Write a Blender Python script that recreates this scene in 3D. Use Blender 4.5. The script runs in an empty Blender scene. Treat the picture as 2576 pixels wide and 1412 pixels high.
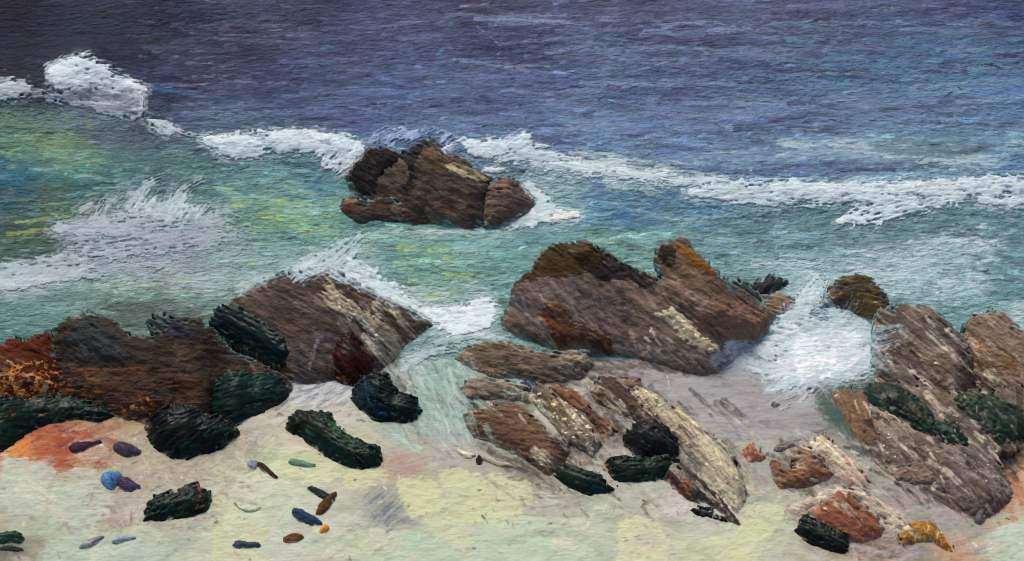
import bpy, math
import numpy as np

# ------------------------------------------------------------------ camera, sky, sun
scene = bpy.context.scene
PITCH = math.radians(40.0)
DIST = 24.0
VIEW_W, VIEW_H = 2576.0, 1412.0          # units in which the layout was measured
SPAN = 10.0                              # metres across the view at the middle of the shore
K = SPAN / VIEW_W / DIST

cam_data = bpy.data.cameras.new("camera")
cam = bpy.data.objects.new("camera", cam_data)
scene.collection.objects.link(cam)
scene.camera = cam
cam.location = (0.0, -DIST * math.cos(PITCH), DIST * math.sin(PITCH))
cam.rotation_euler = (math.pi / 2 - PITCH, 0.0, 0.0)
cam_data.sensor_fit = 'HORIZONTAL'
cam_data.angle = 2 * math.atan(SPAN / 2 / DIST)
cam_data.clip_start = 0.1
cam_data.clip_end = 5000.0

SUN_EL, SUN_AZ = math.radians(50.0), math.radians(-18.0)   # behind the shore, a little to the left
world = bpy.data.worlds.new("World")
scene.world = world
world.use_nodes = True
wn = world.node_tree.nodes
wl = world.node_tree.links
wn.clear()
sky = wn.new('ShaderNodeTexSky')
sky.sky_type = 'NISHITA'
sky.sun_disc = False
sky.sun_elevation = SUN_EL
sky.sun_rotation = SUN_AZ
sky.air_density = 1.0
sky.dust_density = 4.0
sky.ozone_density = 1.0
bg = wn.new('ShaderNodeBackground')
bg.inputs['Strength'].default_value = 0.10
wo = wn.new('ShaderNodeOutputWorld')
wl.new(sky.outputs[0], bg.inputs[0])
wl.new(bg.outputs[0], wo.inputs[0])

sun_data = bpy.data.lights.new("sun", 'SUN')
sun_data.energy = 1.5
sun_data.angle = math.radians(22.0)
sun_data.color = (1.0, 0.95, 0.87)
sun = bpy.data.objects.new("sun", sun_data)
scene.collection.objects.link(sun)
sun.rotation_euler = (-(math.pi / 2 - SUN_EL), 0.0, -SUN_AZ)

scene.cycles.filter_width = 1.1
scene.view_settings.view_transform = 'Standard'
scene.view_settings.look = 'None'
scene.view_settings.exposure = 0.30
scene.view_settings.gamma = 1.0
scene.view_settings.use_curve_mapping = False

# ------------------------------------------------------------------ numbers and noise
rng = np.random.default_rng(7)
NT = 512
TABLES = [np.random.default_rng(100 + i).random((NT, NT)).astype(np.float32) for i in range(6)]

def vnoise(x, y, k=0):
    """smooth value noise, 0..1"""
    t = TABLES[k % 6]
    x = np.asarray(x, np.float32) + 137.3 * k
    y = np.asarray(y, np.float32) + 71.9 * k
    xi = np.floor(x).astype(np.int64); yi = np.floor(y).astype(np.int64)
    fx = x - xi; fy = y - yi
    fx = fx * fx * (3 - 2 * fx); fy = fy * fy * (3 - 2 * fy)
    x0 = xi % NT; x1 = (xi + 1) % NT; y0 = yi % NT; y1 = (yi + 1) % NT
    return (t[y0, x0] * (1 - fx) + t[y0, x1] * fx) * (1 - fy) + (t[y1, x0] * (1 - fx) + t[y1, x1] * fx) * fy

_g = np.arange(2048, dtype=np.float32) / 8.0
_T = np.random.default_rng(99).random((256, 256)).astype(np.float32)
def _tile():
    i = np.floor(_g).astype(int); f = _g - i; f = f * f * (3 - 2 * f); j = (i + 1) % 256
    rows = _T[:, i] * (1 - f) + _T[:, j] * f
    return rows[i] * (1 - f)[:, None] + rows[j] * f[:, None]
TILE = _tile()
def qnoise(x, y, k=0):
    """the same kind of noise from a table, for colour only"""
    ix = ((x + 37.3 * k) * 8.0).astype(np.int32) & 2047; iy = ((y + 71.9 * k) * 8.0).astype(np.int32) & 2047
    return TILE[iy, ix]

def fbm(x, y, k=0, n=4):
    a = 0.5; s = 0; tot = 0; f = 1.0
    for i in range(n):
        s = s + a * vnoise(x * f, y * f, k + i); tot += a; a *= 0.55; f *= 2.03
    return s / tot

def sstep(a, b, x):
    t = np.clip((x - a) / (b - a), 0, 1)
    return t * t * (3 - 2 * t)

CAST = np.array([1.0, 1.0, 1.0])         # colour of the daylight, divided out of the measured colours
def lin(c):
    c = np.asarray(c, np.float64) / 255.0
    l = np.where(c <= 0.04045, c / 12.92, ((c + 0.055) / 1.055) ** 2.4)
    return np.clip(l / CAST, 0.002, 0.85)

# ------------------------------------------------------------------ from the picture to the place
CAMP = np.array([0.0, -DIST * math.cos(PITCH), DIST * math.sin(PITCH)])
FWD = np.array([0.0, math.cos(PITCH), -math.sin(PITCH)])
UPV = np.array([0.0, math.sin(PITCH), math.cos(PITCH)])

def ray(px, py):
    px = np.asarray(px, float); py = np.asarray(py, float)
    a = K * (px - VIEW_W / 2); b = -K * (py - VIEW_H / 2)
    return np.stack([a + 0 * b, FWD[1] + b * UPV[1] + 0 * a, FWD[2] + b * UPV[2] + 0 * a], -1)

def hit(px, py, n, g):
    """where the line of sight meets the plane through g with normal n"""
    d = ray(px, py)
    n = np.asarray(n, float)
    s = ((np.asarray(g) - CAMP) @ n) / (d @ n)
    return CAMP + s[..., None] * d

SHORE_Y = float(hit(1288, 905, (0, 0, 1), (0, 0, 0))[1])
SLOPE = 0.07
BN = np.array([0.0, SLOPE, 1.0]); BN /= np.linalg.norm(BN)
BP = np.array([0.0, SHORE_Y, 0.0])

def ground(px, py):
    a = hit(px, py, (0, 0, 1), (0, 0, 0))
    b = hit(px, py, BN, BP)
    return np.where((a[..., 1] > SHORE_Y)[..., None], a, b)

def to_view(x, y, z):
    v = np.stack([x - CAMP[0] + 0 * y, y - CAMP[1] + 0 * x, z - CAMP[2] + 0 * x], -1)
    f = v @ FWD; u = v @ UPV; r = v[..., 0]
    return VIEW_W / 2 + r / f / K, VIEW_H / 2 - u / f / K

# ------------------------------------------------------------------ colour laid on in strokes
class Canvas:
    """colours and thickness on a sheet whose points have layout coordinates PX, PY (rows share PY roughly)"""
    def __init__(self, PX, PY):
        self.PX = PX.astype(np.float32); self.PY = PY.astype(np.float32)
        self.col = np.zeros(PX.shape + (3,), np.float32)
        self.a = np.zeros(PX.shape, np.float32)
        self.h = np.zeros(PX.shape, np.float32)
        self.rmin = self.PY.min(1); self.rmax = self.PY.max(1)
    def window(self, x0, x1, y0, y1):
        r = np.nonzero((self.rmax >= y0) & (self.rmin <= y1))[0]
        if len(r) == 0: return None
        r0, r1 = r[0], r[-1] + 1
        rows = self.PX[[r0, r1 - 1]]
        c = np.nonzero((rows.max(0) >= x0) & (rows.min(0) <= x1))[0]
        if len(c) == 0: return None
        return slice(r0, r1), slice(c[0], c[-1] + 1)
    def lay(self, w, al, colr, h):
        c = self.col[w]
        self.col[w] = c + al[..., None] * (colr - c)
        self.a[w] = np.maximum(self.a[w], al)
        if h: self.h[w] += h * al
    def stroke(self, pts, wid, col, a=1.0, dry=0.3, jit=0.10, h=0.0, soft=0.28, rag=0.35, k=0):
        pts = np.asarray(pts, np.float32)
        m = wid * 0.75 + 3
        w = self.window(pts[:, 0].min() - m, pts[:, 0].max() + m, pts[:, 1].min() - m, pts[:, 1].max() + m)
        if w is None: return
        X = self.PX[w]; Y = self.PY[w]
        best = np.full(X.shape, 1e9, np.float32); S = np.zeros_like(best); T = np.zeros_like(best)
        acc = 0.0
        for i in range(len(pts) - 1):
            d = pts[i + 1] - pts[i]; L = float(np.hypot(*d)) + 1e-6; d = d / L
            dx = X - pts[i, 0]; dy = Y - pts[i, 1]
            s = dx * d[0] + dy * d[1]; t = -dx * d[1] + dy * d[0]
            sc = np.clip(s, 0, L)
            dist = np.sqrt((s - sc) ** 2 + t * t)
            u = dist < best
            best = np.where(u, dist, best); S = np.where(u, acc + s, S); T = np.where(u, t, T)
            acc += L
        seed = float(pts[0, 0] * 0.37 + pts[0, 1] * 0.71)
        hw = wid / 2
        e = 1 - best / hw + rag * (qnoise(S / 9 + seed, T / 3, 1) - 0.5)
        b = 0.6 * qnoise(S / (14 + wid) + seed, T / 2.6 + seed, 2) + 0.4 * qnoise(S / 7 + seed, T / 4 + seed, 3)
        dr = dry * (0.6 + 0.8 * np.clip(S / max(acc, 1), 0, 1))
        al = a * sstep(0, 0.3, e) * sstep(-soft, soft, b - dr)
        cv = lin(col) * (1 + jit * 2 * (b[..., None] - 0.5))
        self.lay(w, al.astype(np.float32), cv.astype(np.float32), h)
    def fill(self, poly, col, a=1.0, dry=0.25, ang=0.0, edge=10.0, jit=0.10, h=0.0, soft=0.28, blur=4.0, k=0, grain=1.0):
        poly = np.asarray(poly, np.float32)
        m = edge + blur + 2
        w = self.window(poly[:, 0].min() - m, poly[:, 0].max() + m, poly[:, 1].min() - m, poly[:, 1].max() + m)
        if w is None: return
        X = self.PX[w]; Y = self.PY[w]
        d = sdf(poly, X, Y)
        ca, sa = math.cos(math.radians(ang)), math.sin(math.radians(ang))
        S = X * ca + Y * sa; T = -X * sa + Y * ca
        seed = float(poly[0, 0] * 0.31 + poly[0, 1] * 0.53) + k
        e = d + edge * 2 * (0.6 * qnoise(S / 22 + seed, T / 5, 1) + 0.4 * qnoise(X / 7, Y / 5 + seed, 4) - 0.5)
        b = 0.55 * qnoise(S / (30 * grain) + seed, T / 3.2, 2) + 0.45 * qnoise(S / 9 + seed, T / 5, 5)
        dv = dry + 0.30 * (qnoise(X / 46 + seed, Y / 24, 3) - 0.5) + 0.2 * (qnoise(X / 17, Y / 11 + seed, 1) - 0.5)
        al = a * sstep(-blur * 0.2, blur, e) * sstep(-soft, soft, b - dv)
        cv = lin(col) * (1 + jit * 2 * (b[..., None] - 0.5))
        self.lay(w, al.astype(np.float32), cv.astype(np.float32), h)
    def scatter(self, n, box, cols, ln=(14, 50), wd=(4, 9), ang=(0, 8), a=(0.3, 0.8), dry=0.4, inside=None, jit=0.1, h=0.0):
        """many small strokes; cols is a list of colours or a function of the place"""
        for i in range(n):
            x = rng.uniform(box[0], box[1]); y = rng.uniform(box[2], box[3])
            if inside is not None and not inside(x, y): continue
            l = rng.uniform(*ln); t = math.radians(rng.normal(*ang))
            dx, dy = math.cos(t) * l / 2, math.sin(t) * l / 2
            c = cols(x, y) if callable(cols) else cols[rng.integers(len(cols))]
            mid = (x + rng.normal(0, 1.5), y + rng.normal(0, 1.5))
            self.stroke([(x - dx, y - dy), mid, (x + dx, y + dy)], rng.uniform(*wd), c, a=rng.uniform(*a), dry=dry, jit=jit, h=h)

def sdf(poly, X, Y):
    """distance to the outline, positive inside"""
    n = len(poly); best = np.full(X.shape, 1e12, np.float32); ins = np.zeros(X.shape, bool)
    for i in range(n):
        ax, ay = poly[i]; bx, by = poly[(i + 1) % n]
        ex, ey = bx - ax, by - ay
        wx, wy = X - ax, Y - ay
        q = np.clip((wx * ex + wy * ey) / (ex * ex + ey * ey + 1e-9), 0, 1)
        dx, dy = wx - ex * q, wy - ey * q
        best = np.minimum(best, dx * dx + dy * dy)
        c = ((ay <= Y) & (by > Y)) | ((by <= Y) & (ay > Y))
        if abs(ey) > 1e-9:
            ins ^= c & (X < ax + ex * (Y - ay) / ey)
    d = np.sqrt(best)
    return np.where(ins, d, -d)

def smooth_poly(poly, n=2):
    p = np.asarray(poly, float)
    for _ in range(n):
        q = np.roll(p, -1, 0)
        p = np.stack([0.75 * p + 0.25 * q, 0.25 * p + 0.75 * q], 1).reshape(-1, 2)
    return p

def field(points, power=2.6):
    P = np.array([(p[0], p[1]) for p in points], float)
    C = np.array([p[2] for p in points], float)
    def f(x, y):
        x = np.asarray(x, float); y = np.asarray(y, float)
        num = np.zeros(x.shape + (3,)); den = np.zeros(x.shape)
        for (a, b), c in zip(P, C):
            w = 1.0 / (((x - a) / 1.6) ** 2 + (y - b) ** 2 + 90.0) ** (power / 2)
            num += w[..., None] * c; den += w
        return num / den[..., None]
    return f

# ------------------------------------------------------------------ meshes
def mesh_from(name, V, F, col=None, brush=None, smooth=True):
    V = np.ascontiguousarray(V, np.float32); F = np.ascontiguousarray(F, np.int32)
    me = bpy.data.meshes.new(name)
    me.vertices.add(len(V)); me.vertices.foreach_set('co', V.ravel())
    me.loops.add(F.size); me.loops.foreach_set('vertex_index', F.ravel())
    me.polygons.add(len(F))
    me.polygons.foreach_set('loop_start', np.arange(0, F.size, F.shape[1], dtype=np.int32))
    me.polygons.foreach_set('use_smooth', np.full(len(F), smooth))
    if col is not None:
        at = me.attributes.new('Col', 'FLOAT_COLOR', 'POINT')
        at.data.foreach_set('color', np.concatenate([np.clip(col, 0.001, 0.9), np.ones((len(V), 1))], 1).astype(np.float32).ravel())
    if brush is not None:
        at = me.attributes.new('brush', 'FLOAT_VECTOR', 'POINT')
        at.data.foreach_set('vector', np.ascontiguousarray(brush, np.float32).ravel())
    me.update(calc_edges=True)
    return me

def link(name, me, mat, parent=None, loc=None):
    o = bpy.data.objects.new(name, me)
    scene.collection.objects.link(o)
    if mat is not None: me.materials.append(mat)
    if parent is not None: o.parent = parent
    if loc is not None: o.location = loc
    return o

def tag(o, label=None, cat=None, group=None, kind=None):
    if label: o['label'] = label
    if cat: o['category'] = cat
    if group: o['group'] = group
    if kind: o['kind'] = kind
    return o

# ------------------------------------------------------------------ materials
def paint_mat(name, rough=0.55, spec=0.25, grain=0.22, bump=0.5, streak=(14.0, 60.0), lump=(9.0, 26.0), mottle=0.12, bdist=0.012):
    m = bpy.data.materials.new(name); m.use_nodes = True
    nt = m.node_tree; N = nt.nodes; L = nt.links; N.clear()
    out = N.new('ShaderNodeOutputMaterial'); bs = N.new('ShaderNodeBsdfPrincipled')
    L.new(bs.outputs[0], out.inputs[0])
    bs.inputs['Roughness'].default_value = rough
    bs.inputs['Specular IOR Level'].default_value = spec
    ca = N.new('ShaderNodeAttribute'); ca.attribute_name = 'Col'
    ba = N.new('ShaderNodeAttribute'); ba.attribute_name = 'brush'
    geo = N.new('ShaderNodeNewGeometry')
    def noise(src, scale, sc=1.0, det=3.0, rgh=0.6):
        mp = N.new('ShaderNodeMapping'); mp.inputs['Scale'].default_value = scale
        L.new(src, mp.inputs['Vector'])
        t = N.new('ShaderNodeTexNoise'); t.inputs['Scale'].default_value = sc
        t.inputs['Detail'].default_value = det; t.inputs['Roughness'].default_value = rgh
        L.new(mp.outputs[0], t.inputs['Vector'])
        return t.outputs['Fac']
    def math_(op, a, b, clamp=False):
        n = N.new('ShaderNodeMath'); n.operation = op; n.use_clamp = clamp
        for i, v in enumerate((a, b)):
            if isinstance(v, (int, float)): n.inputs[i].default_value = v
            else: L.new(v, n.inputs[i])
        return n.outputs[0]
    st = noise(ba.outputs['Vector'], (streak[0], streak[1], 1.0))           # bristle marks along the stroke
    lu = noise(geo.outputs['Position'], (lump[0], lump[1], lump[1]), det=4.0)   # weave and lumps, lying level
    mo = noise(geo.outputs['Position'], (3.0, 5.0, 5.0), det=2.0)
    v1 = math_('MULTIPLY_ADD', st, grain * 2); N[-1].inputs[2].default_value = 1 - grain
    v2 = math_('MULTIPLY_ADD', mo, mottle * 2); N[-1].inputs[2].default_value = 1 - mottle
    vv = math_('MULTIPLY', v1, v2)
    mx = N.new('ShaderNodeVectorMath'); mx.operation = 'SCALE'
    L.new(ca.outputs['Color'], mx.inputs[0]); L.new(vv, mx.inputs['Scale'])
    L.new(mx.outputs[0], bs.inputs['Base Color'])
    hs = math_('MULTIPLY_ADD', st, 0.35); L.new(lu, N[-1].inputs[2])
    bp = N.new('ShaderNodeBump'); bp.inputs['Strength'].default_value = bump; bp.inputs['Distance'].default_value = bdist
    L.new(hs, bp.inputs['Height']); L.new(bp.outputs[0], bs.inputs['Normal'])
    return m

M_SEA = paint_mat('sea_water', rough=0.5, spec=0.06, grain=0.22, bump=1.0, streak=(6, 24), lump=(12, 19), bdist=0.06)
M_SAND = paint_mat('shore_sand', rough=0.8, spec=0.05, grain=0.10, bump=0.8, streak=(8, 40), lump=(11, 15), bdist=0.020)
M_STONE = paint_mat('brushed_stone', rough=0.7, spec=0.06, grain=0.16, bump=0.8, streak=(5, 36), lump=(11, 18), mottle=0.2, bdist=0.034)
M_WET = paint_mat('wet_weedy_stone', rough=0.35, spec=0.09, grain=0.28, bump=0.14, streak=(5, 40), lump=(9, 15), mottle=0.3, bdist=0.022)
M_FOAM = paint_mat('sea_foam', rough=0.7, spec=0.06, grain=0.12, bump=0.8, streak=(8, 36), lump=(12, 19), mottle=0.05, bdist=0.025)

# ------------------------------------------------------------------ a body rising from the ground inside an outline
def brush_coords(PX, PY, ang):
    c, s = math.cos(math.radians(ang)), math.sin(math.radians(ang))
    sc = SPAN / VIEW_W
    return np.stack([(PX * c + PY * s) * sc, (-PX * s + PY * c) * sc, np.zeros_like(PX)], -1)

FACES = {}
def sample_face(key, PX, PY):
    x0, y0, st, V = FACES[key][:4]
    fx = np.clip((PX - x0) / st, 0, V.shape[1] - 1.001); fy = np.clip((PY - y0) / st, 0, V.shape[0] - 1.001)
    xi = fx.astype(int); yi = fy.astype(int); fx = (fx - xi)[..., None]; fy = (fy - yi)[..., None]
    return (V[yi, xi] * (1 - fx) + V[yi, xi + 1] * fx) * (1 - fy) + (V[yi + 1, xi] * (1 - fx) + V[yi + 1, xi + 1] * fx) * fy

def body(name, mask, cv, dist, tilt, bulge, ang, mat, step, lumps=0.03, flare=0.4, sink=0.012, lift=0.0, rim=60.0, on=None, key=None, rough_k=0):
    PX, PY = cv.PX.astype(float), cv.PY.astype(float)
    H, Wd = PX.shape
    cols = np.nonzero(mask.any(0))[0]
    if len(cols) < 2: return None
    low = np.full(Wd, np.nan)
    for c in cols: low[c] = PY[np.nonzero(mask[:, c])[0].max(), c]
    idx = np.arange(Wd); low = np.interp(idx, cols, low[cols])
    kk = max(1, int(14 / step)); kern = np.ones(2 * kk + 1) / (2 * kk + 1)
    sm = np.convolve(np.pad(low, kk, mode='edge'), kern, 'valid')
    low = np.maximum(sm, low - 6)
    G = ground(PX[0], low)
    t = math.radians(tilt)
    n = np.array([0, -math.sin(t), math.cos(t)])
    V = np.zeros((H, Wd, 3))
    d = ray(PX, PY)
    s = ((G[None] - CAMP) @ n) / (d @ n)
    V = CAMP + s[..., None] * d
    if on is not None:                       # lies on another stone: follow that stone's face
        V = sample_face(on, PX, PY); lift = lift + 0.012
    pm = SPAN / VIEW_W
    R = min(max(float(dist[mask].max()), 4.0), rim)
    q = np.clip(dist / R, 0, 1)
    infl = 0.62 * bulge * R * pm * np.clip(1 - (1 - q) ** 2, 0, 1)
    seed = float(PX[0, 0] * 0.013 + PY[0, 0] * 0.017)
    c_, s_ = math.cos(math.radians(ang)), math.sin(math.radians(ang))
    S = PX * c_ + PY * s_; T = -PX * s_ + PY * c_
    rough = (fbm(S / 60 + seed, T / 26 + seed, rough_k, 4) - 0.5) * 2
    ridge = 1 - np.abs(2 * fbm(S / 90 + seed, T / 40 + 5, rough_k + 2, 3) - 1)
    infl = infl + 0.45 * lumps * sstep(0, 0.7, q) * (1.2 * rough + 1.0 * (ridge - 0.6)) + 0.45 * cv.h * sstep(0, 0.25, q)
    V = V + n * (infl[..., None])
    V[..., 2] += lift - sink
    FACES['_last'] = V
    if key: FACES[key] = (PX[0, 0], PY[0, 0], step, V.copy(), cv.col.copy())
    cell = mask[:-1, :-1] & mask[1:, :-1] & mask[:-1, 1:] & mask[1:, 1:]
    if not cell.any(): return None
    ids = np.arange(H * Wd).reshape(H, Wd)
    r, c = np.nonzero(cell)
    # rows run downward in the view: order corners so faces look up
    F = np.stack([ids[r + 1, c], ids[r + 1, c + 1], ids[r, c + 1], ids[r, c]], 1)
    pad = np.zeros((H + 1, Wd + 1), bool); pad[1:H, 1:Wd] = cell
    E = []
    a = pad[1:H, 1:Wd]
    for dr, dc, e0, e1 in ((-1, 0, (0, 1), (0, 0)), (1, 0, (1, 0), (1, 1)), (0, -1, (0, 0), (1, 0)), (0, 1, (1, 1), (0, 1))):
        nb = pad[1 + dr:H + dr, 1 + dc:Wd + dc]
        rr, cc = np.nonzero(a & ~nb)
        E.append(np.stack([ids[rr + e0[0], cc + e0[1]], ids[rr + e1[0], cc + e1[1]]], 1))
    E = np.concatenate(E)
    Vf = V.reshape(-1, 3); Cf = cv.col.reshape(-1, 3); Bf = brush_coords(PX, PY, ang).reshape(-1, 3)
    ring = np.unique(E)
    gz = np.where(Vf[ring, 1] > SHORE_Y, 0.0, SLOPE * (SHORE_Y - Vf[ring, 1])) - 0.06
    if on is not None: gz = np.maximum(gz, Vf[ring, 2] - 0.08)
    drop = np.maximum(Vf[ring, 2] - gz, 0.0)
    low_v = Vf[ring].copy(); low_v[:, 2] = np.minimum(gz, Vf[ring, 2] - 0.01); low_v[:, 1] += flare * np.maximum(drop - 0.07, 0)
    m_ = np.full(len(Vf), -1); m_[ring] = np.arange(len(ring)) + len(Vf)
    dup = np.full(len(Vf), -1); dup[ring] = np.arange(len(ring)) + len(Vf) + len(ring)
    allV = np.concatenate([Vf, low_v, Vf[ring]]); allC = np.concatenate([Cf, Cf[ring], Cf[ring]]); allB = np.concatenate([Bf, Bf[ring], Bf[ring]])
    SK = np.stack([dup[E[:, 0]], m_[E[:, 0]], m_[E[:, 1]], dup[E[:, 1]]], 1)
    F = np.concatenate([F, SK])
    used = np.unique(F); re = np.full(len(allV), -1); re[used] = np.arange(len(used))
    allV, allC, allB, F = allV[used], allC[used], allB[used], re[F]
    o0 = np.array([allV[:, 0].mean(), allV[:, 1].mean(), allV[:, 2].min()])
    return link(name, mesh_from(name, allV - o0, F, allC, allB), mat, loc=tuple(o0))

def grid_canvas(poly, step, pad=14):
    poly = np.asarray(poly, float)
    xs = np.arange(poly[:, 0].min() - pad, poly[:, 0].max() + pad + step, step)
    ys = np.arange(poly[:, 1].min() - pad, poly[:, 1].max() + pad + step, step)
    PX, PY = np.meshgrid(xs, ys)
    return Canvas(PX, PY)

def sheet(name, m, V, up, col, PX, PY, ang, mat, parent=None):
    """a thin raised coat lying on the water, the sand or a stone's face"""
    H, Wd = PX.shape
    ids = np.arange(H * Wd).reshape(H, Wd)
    cell = m[:-1, :-1] & m[1:, :-1] & m[:-1, 1:] & m[1:, 1:]
    if not cell.any(): return None
    r, c = np.nonzero(cell)
    F = np.stack([ids[r + 1, c], ids[r + 1, c + 1], ids[r, c + 1], ids[r, c]], 1)
    pad = np.zeros((H + 1, Wd + 1), bool); pad[1:H, 1:Wd] = cell
    E = []
    a = pad[1:H, 1:Wd]
    for dr, dc, e0, e1 in ((-1, 0, (0, 1), (0, 0)), (1, 0, (1, 0), (1, 1)), (0, -1, (0, 0), (1, 0)), (0, 1, (1, 1), (0, 1))):
        rr, cc = np.nonzero(a & ~pad[1 + dr:H + dr, 1 + dc:Wd + dc])
        E.append(np.stack([ids[rr + e0[0], cc + e0[1]], ids[rr + e1[0], cc + e1[1]]], 1))
    E = np.concatenate(E); ring = np.unique(E)
    Vf = V.reshape(-1, 3); Cf = col.reshape(-1, 3); Bf = brush_coords(PX, PY, ang).reshape(-1, 3)
    lv = Vf[ring].copy(); lv[:, 2] -= up.reshape(-1)[ring] + 0.03
    m_ = np.full(len(Vf), -1); m_[ring] = np.arange(len(ring)) + len(Vf)
    SK = np.stack([E[:, 0], m_[E[:, 0]], m_[E[:, 1]], E[:, 1]], 1)
    allV = np.concatenate([Vf, lv]); allC = np.concatenate([Cf, Cf[ring]]); allB = np.concatenate([Bf, Bf[ring]])
    F = np.concatenate([F, SK]); used = np.unique(F); re = np.full(len(allV), -1); re[used] = np.arange(len(used))
    allV, allC, allB, F = allV[used], allC[used], allB[used], re[F]
    o0 = np.array([allV[:, 0].mean(), allV[:, 1].mean(), allV[:, 2].min()])
    if parent is not None:
        return link(name, mesh_from(name, allV - np.array(parent.location), F, allC, allB), mat, parent=parent)
    return link(name, mesh_from(name, allV - o0, F, allC, allB), mat, loc=tuple(o0))

WARM = np.array([1.06, 1.0, 0.88])
STONE_GAIN, WET_GAIN = 1.36, 0.62        # stone albedo against the colours noted above
OVER = []                # salt, sand, scratches and painted dark gaps dragged over stones and sand alike
def rock(name, label, cat, poly, cols, tilt=28, bulge=0.55, ang=38, mat=None, patches=(), group=None, rag=6.0, lumps=0.03, n=None, step=2.3, smoothing=0, lift=0.0, rim=60.0, amt=(0.35, 0.9), tips=None, wd=(7, 20), ln=(30, 100), fringe=12.0, on=None, key=None, grow=6.0, soft=8.0, gain=None):
    """a stone: outline measured in the layout, colours as (main, others...), extra weathering as fill / stroke lists"""
    wetst = mat is M_WET
    if wetst: fringe, rag, wd, ln, soft = fringe * .8, rag * 1.1, (7, 18), (40, 120), 3.0
    P = smooth_poly(poly, smoothing)
    cv = grid_canvas(P, step, pad=22)
    X, Y = cv.PX, cv.PY
    seed = float(P[0, 0] * 0.05 + P[0, 1] * 0.03)
    c_, s_ = math.cos(math.radians(ang)), math.sin(math.radians(ang))
    S = X * c_ + Y * s_; T = -X * s_ + Y * c_
    d = sdf(P, X, Y) + grow + 9 * (fbm(X / 55 + seed, Y / 40, 0, 3) - 0.5)
    d = d + rag * 2 * (0.5 * vnoise(S / 24 + seed, T / 5 + seed, 1) + 0.5 * vnoise(X / 8, Y / 6, 3) - 0.5)
    bb = 0.65 * vnoise(S / 30 + seed, T / 5.5 + seed, 4) + 0.35 * vnoise(S / 10, T / 5 + seed, 0)
    d = d - fringe * np.clip((bb - 0.5) * 3.0, 0, 1)
    if tips:                                          # broken, bristly end of the mark: (side angle, reach)
        ta, reach = tips
        u = X * math.cos(math.radians(ta)) + Y * math.sin(math.radians(ta))
        u = (u - u[d > 0].max()) / reach + 1
        d = np.where(u > 0, d - 14 * u * (vnoise(S / 14 + seed, T / 3.2, 2) > 0.62 - 0.2 * u), d)
    main = cols[0]
    nz = fbm(S / 70 + seed, T / 22, 2, 4)[..., None]
    cv.col[:] = lin(main) * (0.72 + 0.56 * nz)
    area = float((d > 0).sum()) * step * step
    k = n if n is not None else int(min(260, 8 + area / 170))
    b = (P[:, 0].min(), P[:, 0].max(), P[:, 1].min(), P[:, 1].max())
    pal = list(cols)
    cv.scatter(k, b, pal, ln=ln, wd=wd, ang=(ang, 9), a=amt, dry=0.5, jit=0.25, h=0.001 if wetst else 0.006)
    mc = np.array(main, float)
    con = [mc * .6, mc * .75, mc * 1.4 + np.array([4, 14, 8])] if mat is M_WET else [mc * .5, mc * .62, np.minimum(mc * 1.4 + 10, 235), np.minimum(mc * 1.25 + 6, 230)]
    cv.scatter(int(k * .22), b, con, ln=(26, 100), wd=(2.5, 7), ang=(ang, 10), a=(.35, .85), dry=.6, jit=.2, h=0 if wetst else .005)
    if wetst and area > 1500:                        # a few green highlights painted into the colour of wet stones
        cv.scatter(int(4 + area / 1500), b, [(44,104,74), (58,116,96), (70,96,58), (40,84,92)], ln=(20, 60), wd=(3, 8), ang=(ang, 10), a=(.4, .8), dry=.56)
    def lay_patch(cv, p):
        kind, pts, col = p[0], p[1], p[2]
        kw = dict(p[3]) if len(p) > 3 else {}
        kw.pop('part', None)
        if kind == 'f': cv.fill(smooth_poly(pts, 1), col, ang=kw.pop('ang', ang), **kw)
        elif kind == 's':
            w_ = kw.pop('w', 20); cv.stroke(pts, w_, col, **kw)
        elif kind == 'c':
            cv.scatter(kw.pop('n', 60), pts, col, ang=kw.pop('ang', (ang, 10)), **kw)
        elif kind == 'spots':                         # lichen: round pale crusts
            for _ in range(kw.get('n', 40)):
                x = rng.uniform(pts[0], pts[1]); y = rng.uniform(pts[2], pts[3]); r = rng.uniform(*kw.get('r', (3, 8)))
                cv.stroke([(x, y), (x + rng.normal(0, r), y + rng.normal(0, r * .6))], r * 1.7, col[rng.integers(len(col))], a=rng.uniform(.6, 1), dry=0.05, h=0.008)
    def part_of(p): return p[3].get('part', 'lichen_crust' if p[0] == 'spots' else None) if len(p) > 3 else None
    for p in patches:
        if not part_of(p): lay_patch(cv, p)
    mot = 0.62 + 0.76 * fbm(S / 80 + seed, T / 34 + seed, 1, 4)
    cv.col *= mot[..., None]
    over = [o_ for o_ in OVER if not wetst and b[0] - 20 < o_[0][0][0] < b[1] + 20 and b[2] - 20 < o_[0][0][1] < b[3] + 20]
    for pts, w_, col, a_, dry_ in over: cv.stroke(pts, w_, col, a=a_, dry=dry_, h=.005)
    gn = gain or (WET_GAIN if mat is M_WET else STONE_GAIN)
    gn = gn * (np.array([1., 1., 1.]) if mat is M_WET else WARM)
    cv.col *= gn
    for args in FOAMS:                                # spray and salt thrown over the stone's edge
        for p in args[2]:
            kw = dict(p[3]) if len(p) > 3 else {}
            if p[0] == 'f': cv.fill(smooth_poly(p[1], 1), p[2], a=.9, dry=.44, edge=22, blur=12, ang=kw.get('ang', 0), jit=.1)
            else: cv.stroke(p[1], kw.get('w', 24) * 1.15, p[2], a=.9, dry=.5, rag=.9)
    mask = d > 0
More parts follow.
